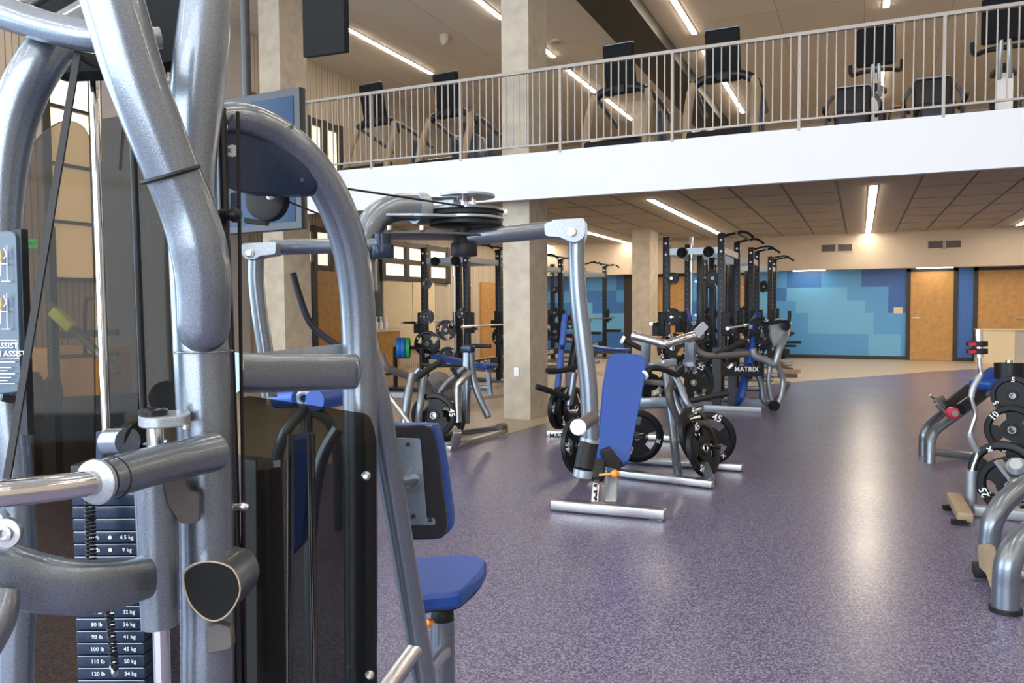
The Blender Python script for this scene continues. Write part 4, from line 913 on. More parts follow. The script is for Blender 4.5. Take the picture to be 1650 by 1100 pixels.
place_plate('45', PX(52, 735, 4.6), (-.5, -1, 0), 'black plate reading 45 low behind the smoked guard at left', 1.0)
bx = tag(obj('wooden_box', MB().box(PX(128, 600, 6.4), (.6, .5, .42), rz=.3, bev=.01), 'wood'), 'orange wooden box seen through the smoked guard at left', 'box')
bl = obj('box_stand', MB().box(V((*PX(128, 600, 6.4).xy, (PX(128, 600, 6.4).z - .21) / 2)), (.5, .4, PX(128, 600, 6.4).z - .21), rz=.3), 'blackpaint'); tag(bl, 'black stand under the orange wooden box at left', 'stand')
ln = MB()
for (xa, ya, xb, yb) in ((62, 700, 80, 690), (88, 684, 115, 672), (115, 672, 142, 690), (142, 690, 160, 702)):
    ln.bar(PZ(xa, ya, .008), PZ(xb, yb, .008), .10, .004, up=V((0, 0, 1)))
struct('floor_marking', ln, 'yellow')

# ================================================================== FOREGROUND: ASSISTED DIP MACHINE
t = A_ = thing('assisted_dip_machine', 'large silver tube machine with smoked guard and weight stack filling the left foreground', 'exercise machine', V((*PX(330, 1000, 1.42).xy, 0)))
def down(p): return V((p.x, p.y, 0.0))
pe = PX(337, 1150, 1.42)
obj('main_upright', MB().tube([PX(340, -90, 1.42), PX(332, 0, 1.42), PX(324, 90, 1.42), PX(316, 170, 1.42), PX(310, 260, 1.42), PX(310, 360, 1.42), PX(316, 460, 1.42), PX(324, 560, 1.42), PX(330, 700, 1.42), PX(334, 850, 1.42), PX(336, 1000, 1.42), pe, down(pe)], [.045, .043, .047, .047, .042, .042, .044, .048, .047, .046, .045, .045, .045], 6, 28), 'silver', t)
lv = obj('lever_arm', MB().tube([PX(150, -90, 1.14), PX(181, 0, 1.15), PX(220, 130, 1.17), PX(272, 265, 1.20), PX(303, 340, 1.22), PX(320, 400, 1.23), PX(328, 460, 1.24), PX(328, 528, 1.25)], [.044, .044, .043, .041, .042, .043, .042, .040], 7, 28, round_end=True), 'silver', t)
c = PX(275, 281, 1.195); obj('rubber_band', MB().torus(c, PX(300, 335, 1.22) - PX(262, 240, 1.19), .0425, .0035, 40, 8), 'black', lv)
obj('weld_bead', MB().torus(PX(329, 566, 1.37), V((0, 0, 1)), .047, .002, 30, 6), 'silver', t)
obj('cross_tube', MB().tube([PX(-60, -5, 1.36), PX(10, 22, 1.33), PX(80, 45, 1.3), PX(150, 60, 1.27), PX(215, 63, 1.25)], [.028, .028, .026, .025, .02], 6, 22), 'silver', t)
obj('cross_tube', MB().cyl(PX(236, 62, 1.24), PX(259, 61, 1.25), .0165), 'silver_light', t)
obj('thin_link', MB().cyl(PX(38, 12, 1.4), PX(90, -20, 1.5), .012), 'silver', t)
pe = PX(28, 1150, 1.35)
obj('side_upright', MB().tube([PX(150, 28, 1.45), PX(100, 62, 1.38), PX(62, 105, 1.35), PX(30, 170, 1.35), PX(12, 250, 1.35), PX(5, 340, 1.35), PX(5, 450, 1.35), PX(12, 620, 1.35), PX(28, 800, 1.35), PX(32, 950, 1.35), pe, down(pe)], [.036, .036, .037, .037, .034, .030, .028, .028, .026, .026, .026, .026], 6, 24), 'silver', t)
pl = obj('placard', MB().prism(round_poly([PX(-70, 372, 1.27), PX(26, 372, 1.25), PX(34, 632, 1.25), PX(-66, 640, 1.27)], .012), CF * .012, .002), 'placard', t)
wm = MB(); ym = MB(); xr = CR; 
for yy, s, sz in ((557, 'ASSIST', .0098), (570, 'ASSIST', .0098)): wm.text('LESS ' + s if yy < 560 else 'MAXIMUM ' + s, PX(-3 if yy < 560 else -8, yy, 1.246), CR, CU, .0125)
for i, yy in enumerate((583, 592, 597, 602, 608, 613, 618)): wm.bar(PX(-40, yy, 1.246), PX(24 - (i % 3) * 6, yy, 1.246), .0004, .0012, up=CU)
for y0_ in (395, 472):
    for (a, b, c_, d_) in ((11, 0, 12, 58), (2, 58, 17, 58), (6, 4, 10, 14), (11, 14, 6, 22), (1, 30, 12, 30), (1, 30, 1, 50), (-4, 22, 2, 30)):
        wm.bar(PX(a, y0_ + b, 1.246), PX(c_, y0_ + d_, 1.246), .0006, .0014)
    ym.prism([PX(-6, y0_ + 6, 1.247), PX(1, y0_ + 8, 1.247), PX(3, y0_ + 18, 1.247), PX(0, y0_ + 30, 1.247), PX(-6, y0_ + 32, 1.247)], -CF * .0006)
wm.tube([PX(-50, 549, 1.246), PX(24, 548, 1.246), PX(27, 552, 1.246), PX(28, 574, 1.246), PX(25, 578, 1.246), PX(-50, 579, 1.246)], .0005, 2, 6)
obj('lettering', wm, 'text', pl); obj('pictograms', ym, 'orange', pl)
obj('placard_bracket', MB().bar(PX(33, 370, 1.32), PX(44, 700, 1.32), .02, .012).bar(PX(2, 640, 1.28), PX(36, 646, 1.3), .02, .012), 'black', t)
obj('belt', MB().bar(PX(126, 82, 1.30), PX(8, 790, 1.22), .004, .0115, up=CR), 'black', t)
obj('guide_rod', MB().cyl(PX(149, 85, 1.62), PX(172, 705, 1.62), .0088), 'chrome', t)
obj('guide_rod', MB().cyl(PX(266, 40, 1.62), PX(270, 240, 1.62), .006), 'chrome', t)
obj('stack_rod', MB().cyl(PX(213, 195, 1.5), PX(232, 680, 1.5), .0065), 'black', t)
obj('frame_strip', MB().bar(PX(160, 95, 1.64), PX(163, 260, 1.66), .006, .004), 'tan', t)
obj('overhead_cover', MB().prism(round_poly([PX(50, 40, 1.55), PX(58, 102, 1.55), PX(80, 120, 1.55), PX(175, 116, 1.55), PX(290, 98, 1.55), PX(300, -60, 1.55), PX(60, -60, 1.55)], .02), CF * .05, .004), 'mattblack', t)
obj('cover_trim', MB().tube([PX(125, 78, 1.4), PX(140, 100, 1.4), PX(180, 112, 1.4)], .006, 4, 8), 'black', t)
# smoked guards
gd = obj('guard_panel', MB().prism(smooth_outline([PX(18, 330, 1.72), PX(45, 245, 1.72), PX(80, 205, 1.72), PX(112, 194, 1.72), PX(140, 215, 1.72), PX(150, 300, 1.72), PX(152, 700, 1.72), PX(154, 1200, 1.72), PX(20, 1200, 1.72), PX(18, 700, 1.72)], 4), CF * .006), 'smoke', t)
gd = obj('guard_panel', MB().prism([PX(163, 1200, 1.70), PX(160, 300, 1.70), PX(163, 192, 1.70), PX(213, 184, 1.70), PX(228, 240, 1.70), PX(262, 320, 1.70), PX(282, 500, 1.70), PX(290, 1200, 1.70)], CF * .006), 'smoke_dark', t)
obj('pulley_sleeve', MB().cyl(PX(178, 712, 1.5), PX(206, 711, 1.47), .026), 'silver', t)
obj('pulley_wheel', MB().lathe(PX(218, 708, 1.5), CR * .9 - CF * .4, [(.01, -.012), (.035, -.012), (.030, 0), (.035, .012), (.01, .012)], 26), 'black', t)
obj('bumper', MB().cyl(PX(168, 695, 1.60), PX(168, 742, 1.60), .015), 'shroud', t)
obj('pulley_axle', MB().cyl(PX(230, 716, 1.5), PX(272, 712, 1.47), .006), 'chrome', t)
obj('upper_pulley', MB().lathe(PX(268, 640, 1.6), CR * .5 - CF, [(.01, -.01), (.034, -.01), (.034, .01), (.01, .01)], 24), 'black', t)
# bracket and sliding sleeve
zb = PX(262, 676, 1.33)
out = [PX(222, 676, 1.31), PX(226, 670, 1.36), PX(262, 668, 1.38), PX(305, 667, 1.40), PX(308, 676, 1.36), PX(300, 684, 1.31), PX(250, 686, 1.285), PX(228, 685, 1.29)]
zc = zb.z
obj('clamp_plate', MB().prism(round_poly([V((p.x, p.y, zc - .009)) for p in out], .012), (0, 0, .018), .002), 'silver_light', t)
obj('clamp_cap', MB().lathe(V((*PX(247, 664, 1.32).xy, zc + .009)), (0, 0, 1), [(.022, 0), (.023, .003), (.023, .009), (.018, .012)], 28), 'blackgloss', t)
obj('clamp_bolt', MB().cyl(PX(300, 684, 1.31), PX(300, 691, 1.31), .006), 'brushed', t)
cp = PX(250, 690, 1.33)
obj('slide_rod', MB().cyl(V((cp.x, cp.y, zc)), PX(252, 800, 1.33), .0135, 24), 'chrome', t)
obj('slide_sleeve', MB().cyl(PX(250, 775, 1.33), PX(258, 1008, 1.33), .0335, 30, .0300), 'silver', t)
b_ = PX(262, 1100, 1.33); obj('slide_rod', MB().cyl(PX(259, 1000, 1.33), V((b_.x, b_.y, 0)), .0135, 24), 'chrome', t)
# dip handle
ha = obj('handle_arm', MB().tube([PX(344, 728, 1.36), PX(300, 738, 1.30), PX(240, 752, 1.22), PX(165, 774, 1.13)], [.034, .032, .031, .0305], 5, 28, round_end=False), 'silver', t)
obj('joint_dome', MB().lathe(PX(330, 730, 1.35), PX(344, 725, 1.36) - PX(300, 738, 1.30), [(.034, -.01), (.034, .005), (.028, .018), (.012, .026)], 28), 'silver', ha)
dv = (PX(150, 778, 1.11) - PX(200, 763, 1.17)).normalized()
obj('washer_ring', MB().lathe(PX(160, 775, 1.12), dv, [(.030, 0), (.0325, .002), (.0325, .008), (.028, .011)], 32), 'silver_light', ha)
obj('arm_groove', MB().torus(PX(182, 769, 1.15), dv, .0308, .0016, 36, 6), 'black', ha)
obj('grip_bar', MB().tube([PX(158, 776, 1.12), PX(110, 783, 1.08), PX(50, 790, 1.04), PX(-20, 797, 1.00), PX(-120, 802, .96)], .0185, 5, 26), 'chrome', t)
obj('support_fin', MB().prism(round_poly([PX(262, 770, 1.30), PX(296, 764, 1.33), PX(302, 790, 1.33), PX(320, 795, 1.34), PX(320, 842, 1.34), PX(290, 843, 1.34), PX(272, 815, 1.31)], .008), CF * .010), 'taupe', t)
# swept oval tube and lower corner tube
obj('oval_tube', MB().tube([PX(-90, 905, 1.13), PX(-10, 918, 1.14), PX(60, 938, 1.17), PX(130, 946, 1.20), PX(190, 940, 1.25), PX(250, 925, 1.33)], [.028, .028, .028, .027, .025, .023], 7, 40, up=V((0, 0, 1)), ratio=1.5, sq=.68), 'silver', t)
obj('corner_tube', MB().tube([PX(6, 952, 1.09), PX(-8, 1000, 1.07), PX(-60, 1080, 1.03)], [.020, .026, .03], 5, 22, round_end=False), 'silver', t)
obj('bolt_boss', MB().lathe(PX(12, 858, 1.09), -CF, [(.020, 0), (.020, .004), (.011, .005), (.011, .010), (.007, .011), (.007, .006)], 26), 'brushed', t)
obj('boss_plate', MB().prism(smooth_outline([PX(-14, 845, 1.10), PX(10, 836, 1.10), PX(30, 852, 1.10), PX(26, 872, 1.10), PX(12, 884, 1.10), PX(-14, 880, 1.10)], 3), CF * .012), 'silver', t)
obj('lower_bolt', MB().bar(PX(-4, 818, 1.12), PX(10, 836, 1.10), .01, .01), 'chrome', t)
# cut tube end below the handle
ec_ = PX(341, 953, 1.33); ed = (-CF + CR * .12 - CU * .05).normalized()
egg = smooth_outline([PX(x, y, 1.33) for x, y in ((296, 925), (315, 908), (345, 905), (375, 917), (387, 948), (378, 975), (362, 994), (343, 1000), (322, 990), (303, 965))], 4)
obj('stub_tube', MB().prism([p + CF * .002 for p in egg], CF * .10), 'silver', t)
obj('stub_rim', MB().tube(egg + egg[:1], .0016, 1, 8), 'tan', t)
ce = sum(egg, V()) / len(egg); obj('stub_shade_disc', MB().prism([p + (ce - p) * .05 - CF * .0005 for p in egg], CF * .002), 'mattblack', t)  # black disc painted in for the shade inside the open tube
obj('lower_clip', MB().prism(round_poly([PX(330, 1012, 1.37), PX(350, 1003, 1.37), PX(372, 1012, 1.37), PX(374, 1046, 1.37), PX(332, 1054, 1.37)], .01), CF * .02, .002), 'taupe', t)
obj('base_rail', MB().bar(V((*PX(30, 1100, 1.35).xy, .04)), V((*PX(337, 1100, 1.42).xy, .04)), .10, .08, bev=.015), 'silver', t)
# weight stack
SX, SD = 195, 1.64
wc = PX(SX, 1000, SD); Xs = CR.copy(); Xs.z = 0; Xs.normalize(); Ys = V((0, 0, 1)).cross(Xs)
ztop = PX(SX, 738, SD).z; pit_ = .0256; zi = ztop - .06
obj('stack_head', MB().box((wc.x, wc.y, ztop - .03), (.142, .09, .055), ax=(Xs, Ys, V((0, 0, 1))), bev=.004), 'blackpaint', t)
k = 0
while zi > .12:
    pm = (MB().box((wc.x, wc.y, zi - pit_ / 2), (.138, .09, pit_ - .0022), ax=(Xs, Ys, V((0, 0, 1))), bev=.002))
    tx = MB(); c = V((wc.x, wc.y, zi - pit_ / 2)) - Ys * .0465
    if k >= 3 and k < 19:
        n_ = (k - 2) * 10
        tx.text('%d lb' % n_, c - Xs * .026, Xs, V((0, 0, 1)), .0115).text('%g kg' % (4.5 if n_ == 10 else round(n_ * .4536)), c + Xs * .040, Xs, V((0, 0, 1)), .0115)
        tx.lathe(c + Xs * .006, Ys, [(.004, 0), (.004, .001)], 10)
    tx.bar(c - Xs * .066 + V((0, 0, pit_ * .46)), c + Xs * .066 + V((0, 0, pit_ * .46)), .0005, .0007)
    obj('stack_plate', pm, 'shroud', t, extra=((tx, 'text'),))
    zi -= pit_; k += 1
obj('stack_base', MB().box((wc.x, wc.y, zi / 2), (.17, .12, zi), ax=(Xs, Ys, V((0, 0, 1)))), 'black', t)
hx = []
for i in range(260):
    a = i / 12 * 2 * pi; hx.append(PX(144 + i * .012, 775 + i * .52, 1.52) + CR * .008 * cos(a) + Ys * .008 * sin(a))
obj('coil_cord', MB().tube(hx, .0026, 1, 6), 'black', t)
hx = []
for i in range(190):
    a = i / 12 * 2 * pi; hx.append(PX(176 + i * .05, 985 + i * .50, 1.52) + CR * .006 * cos(a) + Ys * .006 * sin(a))
obj('coil_cord', MB().tube(hx, .0024, 1, 6), 'black', t)
obj('selector_pin', MB().cyl(PX(181, 1074, 1.53), PX(186, 1086, 1.51), .006), 'brushed', t)

# ================================================================== FOREGROUND: PEC FLY MACHINE
t = B_ = thing('pec_fly_machine', 'silver arched fly machine with hanging pivot arms, blue seat and dark guard', 'exercise machine', V((*PX(585, 900, 1.85).xy, 0)))
pe = PX(582, 1150, 1.82)
obj('arch_frame', MB().tube([PX(355, 192, 1.52), PX(378, 190, 1.54), PX(410, 197, 1.57), PX(450, 218, 1.62), PX(492, 254, 1.67), PX(528, 305, 1.72), PX(553, 362, 1.76), PX(569, 425, 1.79), PX(577, 500, 1.81), PX(580, 600, 1.82), PX(581, 760, 1.82), pe, down(pe)], [.028, .030, .033, .035, .037, .040, .040, .040, .040, .040, .040, .038, .038], 7, 28), 'silver', t)
pe = PX(690, 1130, 2.05)
obj('slant_tube', MB().tube([PX(586, 540, 1.88), PX(606, 640, 1.90), PX(626, 750, 1.94), PX(648, 880, 1.98), PX(668, 1000, 2.02), pe, pe + (pe - PX(668, 1000, 2.02)) * 1.2], [.030, .033, .031, .030, .030, .030, .030], 6, 24), 'silver', t)
pe2 = pe + (pe - PX(668, 1000, 2.02)) * 1.1; obj('slant_foot', MB().tube([pe2, V((pe2.x, pe2.y, .03))], .03, 1, 18), 'silver', t)
obj('cross_tube', MB().tube([PX(378, 600, 1.54), PX(430, 601, 1.60), PX(500, 600, 1.69), PX(566, 598, 1.78)], [.028] * 4, 4, 40, up=V((0, 0, 1)), ratio=1.42, sq=.68), 'silver', t)
obj('cross_plate', MB().prism([PX(400, 570, 1.70), PX(556, 553, 1.84), PX(556, 572, 1.84), PX(400, 576, 1.70)], CF * .01), 'silver_light', t)
obj('joint_bead', MB().torus(PX(563, 598, 1.775), PX(566, 598, 1.78) - PX(500, 600, 1.69), .033, .002, 30, 6), 'silver', t)
rr = obj('guard_rail', MB().tube([PX(356, 175, 1.50), PX(362, 380, 1.50), PX(369, 560, 1.50), PX(377, 800, 1.50), PX(384, 1150, 1.50), down(PX(384, 1150, 1.50))], .0105, 3, 10), 'blackgloss', t)
obj('rail_edge', MB().tube([PX(383, 180, 1.50), PX(386, 380, 1.50), PX(388, 560, 1.50), PX(392, 800, 1.50), PX(395, 1150, 1.50)], .0035, 3, 8), 'black', t)
for x, y, r_, dd in ((372, 346, .0145, 1.47), (385, 816, .009, 1.47)):
    obj('rail_bolt', MB().cyl(PX(x - 18, y, dd), PX(x + 8, y, dd), r_ * .75).lathe(PX(x + 6, y, dd), CR, [(r_, -.004), (r_, .004), (r_ * .5, .012)], 20), 'blackpaint' if y < 400 else 'brushed', t)
for x, y in ((590, 766), (596, 1086)): obj('guard_bolt', MB().lathe(PX(x, y, 1.70), -CF, [(.010, 0), (.010, .006), (.005, .012)], 18), 'brushed', t)
obj('rail_tab', MB().prism(round_poly([PX(371, 310, 1.52), PX(385, 310, 1.52), PX(386, 352, 1.52), PX(371, 352, 1.52)], .004), CF * .004), 'silver', t)
obj('guard_panel', MB().prism(round_poly([PX(388, 636, 1.50), PX(595, 667, 1.74), PX(606, 700, 1.75), PX(608, 1200, 1.75), PX(388, 1200, 1.50)], .02), CF * .006), 'smoke_dark', t)
obj('shroud', MB().prism(round_poly([PX(364, 190, 1.54), PX(400, 196, 1.55), PX(440, 208, 1.58), PX(478, 232, 1.62), PX(502, 262, 1.65), PX(515, 292, 1.67), PX(507, 308, 1.67), PX(488, 313, 1.65), PX(400, 311, 1.56), PX(380, 306, 1.54), PX(366, 303, 1.53)], .012), CF * .035, .003), 'shroud', t)
sc_ = PX(375, 243, 1.515)
lg = obj('logo_sticker', MB().prism([sc_ + CR * .0125 * cos(a * pi / 12) + CU * .0115 * sin(a * pi / 12) for a in range(24)], -CF * .0015), 'white', t)
obj('logo_letter', MB().text('X', sc_ - CF * .002 - CR * .006, CR, CU, .013), 'blackpaint', lg)
for x, y in ((487, 290), (470, 205)): obj('shroud_screw', MB().lathe(PX(x, y, 1.60), -CF, [(.004, 0), (.004, .002)], 12), 'blackgloss', t)
pc = PX(431, 322, 1.70)
obj('pulley', MB().lathe(pc, CF + CR * .2, [(.012, -.014), (.040, -.014), (.046, -.012), (.038, 0), (.046, .012), (.012, .014)], 34), 'black', t)
obj('pulley_bolt', MB().lathe(PX(437, 316, 1.66), -CF, [(.009, 0), (.009, .005), (.005, .006), (.005, .003)], 18), 'brushed', t)
obj('pulley_guard', MB().prism(round_poly([PX(393, 315, 1.73), PX(398, 345, 1.73), PX(425, 355, 1.73), PX(440, 356, 1.73), PX(462, 340, 1.73), PX(468, 315, 1.73)], .02), CF * .004), 'taupe', t)
obj('pulley_bracket', MB().prism([PX(393, 350, 1.74), PX(430, 356, 1.74), PX(428, 362, 1.74), PX(393, 358, 1.74)], CF * .02), 'black', t)
obj('cable', MB().cyl(PX(463, 324, 1.72), PX(522, 348, 1.9), .0022), 'black', t); obj('cable', MB().cyl(PX(540, 301, 1.78), PX(812, 342, 2.15), .0026), 'black', t)
# chrome rods and blue parts behind the dark guard
for x, xx, q_ in ((468, 462, 'chrome'), (500, 508, 'chrome')): b_ = PX(xx, 1120, 2.0); obj('guide_rod', MB().cyl(PX(x, 700, 2.0), V((b_.x, b_.y, .02)), .009), q_, t)
wc2 = PX(430, 900, 1.9)
obj('stack_block', MB().box((wc2.x, wc2.y, .55), (.055, .10, .9), ax=(Xs, Ys, V((0, 0, 1))), bev=.004), 'taupe', t)
obj('decal_strip', MB().prism([PX(394, 740, 1.80), PX(412, 742, 1.80), PX(414, 1100, 1.80), PX(398, 1100, 1.80)], CF * .01), 'silver_light', t)
obj('front_pad', MB().prism(round_poly([PX(460, 705, 2.2), PX(498, 700, 2.2), PX(498, 800, 2.2), PX(486, 880, 2.2), PX(462, 905, 2.2)], .015), CF * .08, .01), 'blue', t)
obj('warning_label', MB().prism([PX(440, 742, 1.82), PX(452, 741, 1.82), PX(452, 752, 1.82), PX(441, 753, 1.82)], CF * .002), 'white', t)
obj('inner_frame', MB().tube([PX(545, 690, 2.6), PX(522, 730, 2.6), PX(508, 790, 2.6), PX(500, 900, 2.6), V((*PX(500, 900, 2.6).xy, .03))], .022, 5, 14), 'silver', t)
# pivot head
zP = lambda y, d=2.15: PX(750, y, d).z
hc = PX(750, 345, 2.15)
def disc(x, y, r, th, mt_, d=2.15, nm='cam_disc'):
    p = PX(x, y, d); obj(nm, MB().lathe(p, (0, 0, 1), [(r * .96, -th / 2), (r, -th * .35), (r, th * .35), (r * .96, th / 2)], 40), mt_, t)
obj('neck_tube', MB().tube([PX(590, 470, 2.02), PX(586, 415, 2.02), PX(594, 370, 2.03), PX(614, 345, 2.05), PX(645, 334, 2.08), PX(690, 336, 2.12)], [.03, .034, .036, .036, .036, .036], 6, 24), 'silver', t)
obj('neck_collar', MB().tube([PX(668, 335, 2.10), PX(684, 336, 2.12)], .042, 1, 24), 'silver_light', t)
disc(752, 316, .078, .008, 'silver_light', nm='top_disc')
p0 = PX(690, 318, 2.15); obj('top_plate', MB().box(PX(705, 318, 2.15), (.13, .07, .008), ax=(Xs, Ys, V((0, 0, 1)))), 'silver_light', t)
obj('hub_post', MB().cyl(PX(746, 316, 2.15), PX(746, 345, 2.15), .018).cyl(PX(762, 318, 2.13), PX(762, 345, 2.13), .008), 'chrome', t)
obj('spacer_block', MB().box(PX(727, 330, 2.12), (.035, .04, .025), bev=.003), 'silver_light', t)
disc(750, 339, .104, .008, 'silver', nm='pulley_disc'); disc(750, 345, .094, .014, 'black', nm='pulley_disc'); disc(750, 353, .106, .008, 'silver_light', nm='pulley_disc'); disc(750, 361, .100, .012, 'black', nm='pulley_disc')
sl = PX(612, 360, 2.10); sr = PX(800, 356, 2.15); zz = PX(750, 356, 2.15).z
Pp = [V((*PX(605, 362, 2.02).xy, zz)), V((*PX(680, 360, 2.02).xy, zz)), V((*PX(760, 362, 2.06).xy, zz)), V((*PX(790, 355, 2.15).xy, zz)), V((*PX(740, 350, 2.24).xy, zz)), V((*PX(620, 355, 2.20).xy, zz))]
obj('base_plate', MB().prism(round_poly(Pp, .03), (0, 0, .007), .001), 'silver_light', t)
obj('lower_plate', MB().prism(round_poly([p - V((0, 0, .045)) for p in Pp], .03), (0, 0, .005), .001), 'taupe', t)
for x in (627, 680): obj('plate_bolt', MB().cyl(PX(x, 364, 2.02), PX(x, 371, 2.02), .008), 'brushed', t)
disc(690, 378, .09, .015, 'taupe', 2.12, 'lower_cam')
obj('stop_knob', MB().lathe(PX(812, 342, 2.12), CR, [(.006, 0), (.010, .004), (.006, .010)], 14), 'white', t)
# right arm
def arm(hubx, cap, P, mt_='silver', r_=.0245):
    a = obj('pivot_arm', MB().tube(P, r_, 6, 22), mt_, t)
    return a
obj('pivot_hub', MB().cyl(PX(746, 368, 2.13), PX(746, 392, 2.13), .026).lathe(PX(748, 402, 2.13), (0, 0, 1), [(.034, -.018), (.036, -.015), (.036, .015), (.034, .018)], 26), 'black', t)
ar = obj('pivot_arm', MB().tube([PX(744, 392, 2.13), PX(752, 384, 2.13), PX(775, 380, 2.13), PX(825, 376, 2.14), PX(885, 370, 2.17)], [.018, .023, .0235, .0235, .0235], 5, 22), 'silver', t)
cl_ = [PX(876, 360, 2.13), PX(878, 380, 2.13), PX(902, 382, 2.13), PX(914, 388, 2.13), PX(927, 391, 2.13), PX(940, 384, 2.13), PX(944, 372, 2.13), PX(942, 351, 2.13), PX(900, 353, 2.13)]
obj('clevis', MB().prism(round_poly(cl_, .008), CF * .012, .001), 'silver_light', t)
obj('clevis', MB().prism(round_poly([p + CF * .06 + CR * .012 for p in cl_], .008), CF * .012, .001), 'silver_light', t)
obj('clevis_bridge', MB().prism([PX(890, 354, 2.14), PX(938, 351, 2.14), PX(938, 357, 2.14), PX(890, 360, 2.14)], CF * .06), 'silver_light', t)
obj('clevis_bolt', MB().lathe(PX(922, 374, 2.13), -CF, [(.013, 0), (.013, .004), (.008, .005), (.008, .012), (.004, .012), (.004, .008)], 22), 'brushed', t)
va = obj('drop_arm', MB().tube([PX(930, 375, 2.17), PX(929, 420, 2.17), PX(932, 480, 2.17), PX(940, 550, 2.17), PX(947, 610, 2.17), PX(950, 660, 2.17), PX(951, 706, 2.17)], [.0225, .0225, .0235, .0245, .0245, .0245, .0245], 5, 24), 'silver', t)
obj('arm_ring', MB().cyl(PX(951, 706, 2.17), PX(950, 712, 2.17), .0275, 26), 'silver_light', va)
obj('arm_grip', MB().tube([PX(950, 711, 2.17), PX(944, 735, 2.16), PX(940, 756, 2.15)], .0265, 4, 24), 'black', va)
obj('grip_cap', MB().tube([PX(940, 756, 2.15), PX(938, 768, 2.15)], .0265, 1, 24, round_end=False), 'silver_light', va)
obj('foam_handle', MB().tube([PX(955, 672, 2.16), PX(944, 680, 2.08), PX(932, 688, 2.0)], .0185, 3, 22), 'taupe', va)
obj('foam_handle_cap', MB().lathe(PX(932, 688, 2.0), PX(932, 688, 2.0) - PX(955, 672, 2.16), [(.021, 0), (.021, .004), (.017, .008)], 24), 'white', va)
# left arm
obj('pivot_hub', MB().cyl(PX(616, 378, 2.0), PX(616, 395, 2.0), .022).lathe(PX(616, 405, 2.0), (0, 0, 1), [(.028, -.018), (.03, -.015), (.03, .015), (.028, .018)], 26), 'shroud', t)
obj('pivot_arm', MB().tube([PX(612, 395, 2.0), PX(560, 396, 2.0), PX(500, 397, 2.0), PX(435, 399, 1.98)], .0195, 4, 22), 'silver', t)
obj('clevis', MB().prism(round_poly([PX(390, 392, 1.93), PX(388, 408, 1.93), PX(396, 418, 1.93), PX(410, 418, 1.93), PX(420, 412, 1.93), PX(444, 409, 1.93), PX(445, 389, 1.93)], .006), CF * .05, .001), 'silver_light', t)
obj('clevis_bolt', MB().lathe(PX(403, 408, 1.93), -CF, [(.011, 0), (.011, .004), (.007, .005), (.007, .010)], 22), 'brushed', t)
obj('drop_arm', MB().tube([PX(413, 414, 1.96), PX(413, 455, 1.96), PX(419, 510, 1.96), PX(428, 570, 1.96), PX(434, 640, 1.96)], .0195, 5, 24), 'silver', t)
obj('side_lever', MB().tube([PX(472, 440, 2.1), PX(482, 475, 2.1), PX(497, 515, 2.1), PX(520, 540, 2.1), PX(560, 566, 2.08)], .0095, 6, 16), 'blackpaint', t)
# back pad
bp = [PX(630, 690, 2.36), PX(640, 684, 2.36), PX(690, 684, 2.36), PX(703, 690, 2.38), PX(713, 735, 2.40), PX(722, 800, 2.42), PX(727, 838, 2.42), PX(722, 858, 2.42), PX(708, 864, 2.40), PX(664, 865, 2.36), PX(650, 860, 2.36), PX(640, 780, 2.36)]
bp = smooth_outline(bp, 3)
obj('back_pad', MB().prism(bp, CF * .065 + CR * .01, .012), 'blue', t)
obj('pad_shell', MB().prism([p - CF * .035 - CR * .008 for p in bp], CF * .034, .006), 'blackgloss', t)
mp = obj('pad_plate', MB().prism(round_poly([PX(638, 705, 2.305), PX(677, 706, 2.305), PX(688, 838, 2.305), PX(700, 834, 2.305), PX(702, 846, 2.305), PX(656, 846, 2.305)], .008), CF * .010, .001), 'silver', t)
for x, y in ((657, 716), (665, 832), (693, 838)): obj('plate_bolt', MB().lathe(PX(x, y, 2.30), -CF, [(.006, 0), (.006, .003)], 14), 'black', mp)
obj('pad_arm', MB().tube([PX(634, 785, 1.95), PX(648, 782, 2.1), PX(664, 776, 2.30)], .026, 3, 22), 'silver', t)
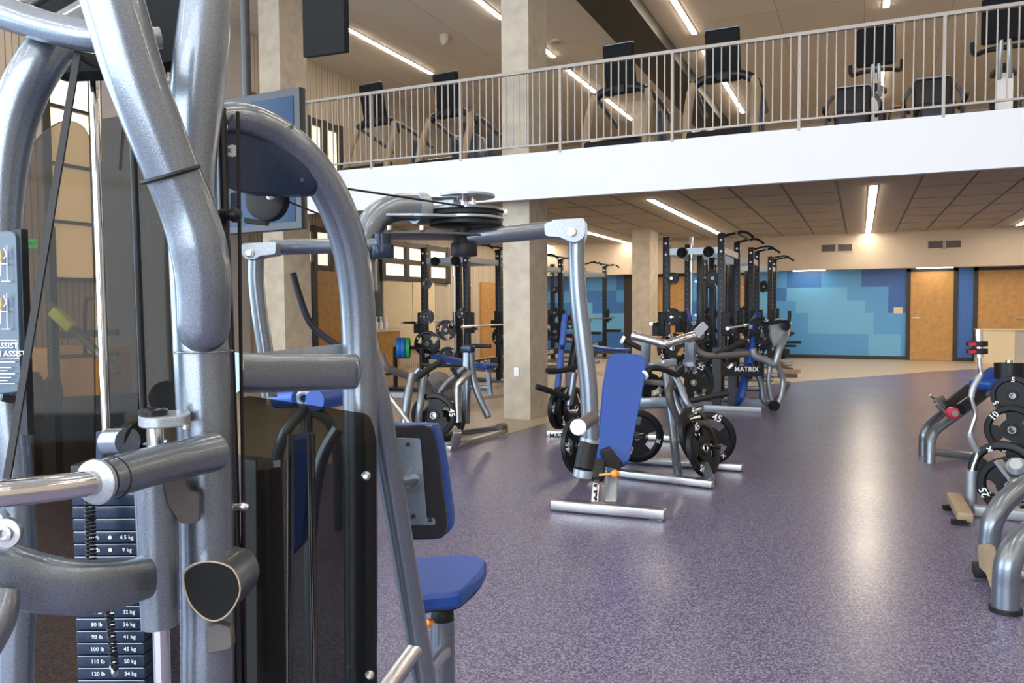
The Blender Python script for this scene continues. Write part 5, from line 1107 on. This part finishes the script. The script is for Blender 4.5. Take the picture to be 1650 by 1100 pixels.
# seat
so = [PZ(652, 905, .525), PZ(700, 895, .525), PZ(745, 892, .525), PZ(776, 896, .525), PZ(784, 905, .525), PZ(776, 922, .525), PZ(752, 944, .525), PZ(736, 954, .525), PZ(700, 958, .525), PZ(655, 957, .525)]
so = smooth_outline(so, 3)
obj('seat_pad', MB().prism([p - V((0, 0, .052)) for p in so], (0, 0, .052), .012), 'blue', t)
obj('seat_base', MB().prism([p - V((0, 0, .06)) + (sum(so, V()) / len(so) - p) * .12 for p in so], (0, 0, .012)), 'black', t)
sp_ = PX(713, 985, 2.45)
obj('seat_collar', MB().lathe(V((sp_.x, sp_.y, PX(713, 997, 2.45).z)), (0, 0, 1), [(.034, 0), (.036, .01), (.034, .03), (.028, .042)], 24), 'black', t)
obj('seat_post', MB().cyl((sp_.x, sp_.y, PX(713, 997, 2.45).z), (sp_.x, sp_.y, 0), .038, 26), 'silver', t)
obj('seat_stem', MB().cyl((sp_.x, sp_.y, PX(713, 985, 2.45).z), (sp_.x, sp_.y, .47), .022, 20), 'chrome', t)
obj('adjust_knob', MB().lathe(PX(688, 1003, 2.38), PX(699, 1003, 2.40) - PX(688, 1003, 2.38), [(.008, 0), (.011, .003), (.011, .018), (.007, .022)], 16), 'orange', t)
obj('link_tube', MB().tube([PX(672, 1042, 2.02), PX(640, 1085, 1.98), PX(600, 1140, 1.92)], .024, 2, 20), 'brushed', t)
obj('link_tube', MB().tube([PX(690, 1080, 2.08), PX(705, 1060, 2.3), PX(716, 1050, 2.42)], .022, 2, 20), 'brushed', t)
obj('floor_rail', MB().bar(V((*pe2.xy, .03)), V((*down(PX(581, 1000, 1.82)).xy, .03)), .09, .06, bev=.012).bar(V((*pe2.xy, .03)), V((sp_.x, sp_.y, .03)), .09, .06, bev=.012), 'silver', t)
# blue foam rollers beyond the cross tube
t = thing('foam_roller_machine', 'machine with blue foam rollers seen under the thick cross tube', 'exercise machine', V((*PX(495, 650, 4.2).xy, 0)))
obj('foam_roller', MB().cyl(PX(448, 643, 4.3), PX(482, 641, 4.2), .052), 'blue', t); obj('foam_roller', MB().cyl(PX(507, 645, 4.1), PX(556, 636, 4.4), .056), 'blue', t)
obj('roller_bracket', MB().torus(PX(490, 642, 4.2), CF, .035, .016, 20, 8).cyl(PX(494, 650, 4.2), PX(510, 646, 4.2), .02), 'silver_light', t)
q = PX(494, 655, 4.2); obj('post', MB().cyl(q, (q.x, q.y, 0), .03), 'silver', t)
obj('side_arm', MB().tube([q, PX(450, 720, 4.1), PZ(440, 860, .03)], .03, 4, 14).tube([q, PX(540, 700, 4.3), PZ(545, 850, .03)], .03, 4, 14), 'silver', t)
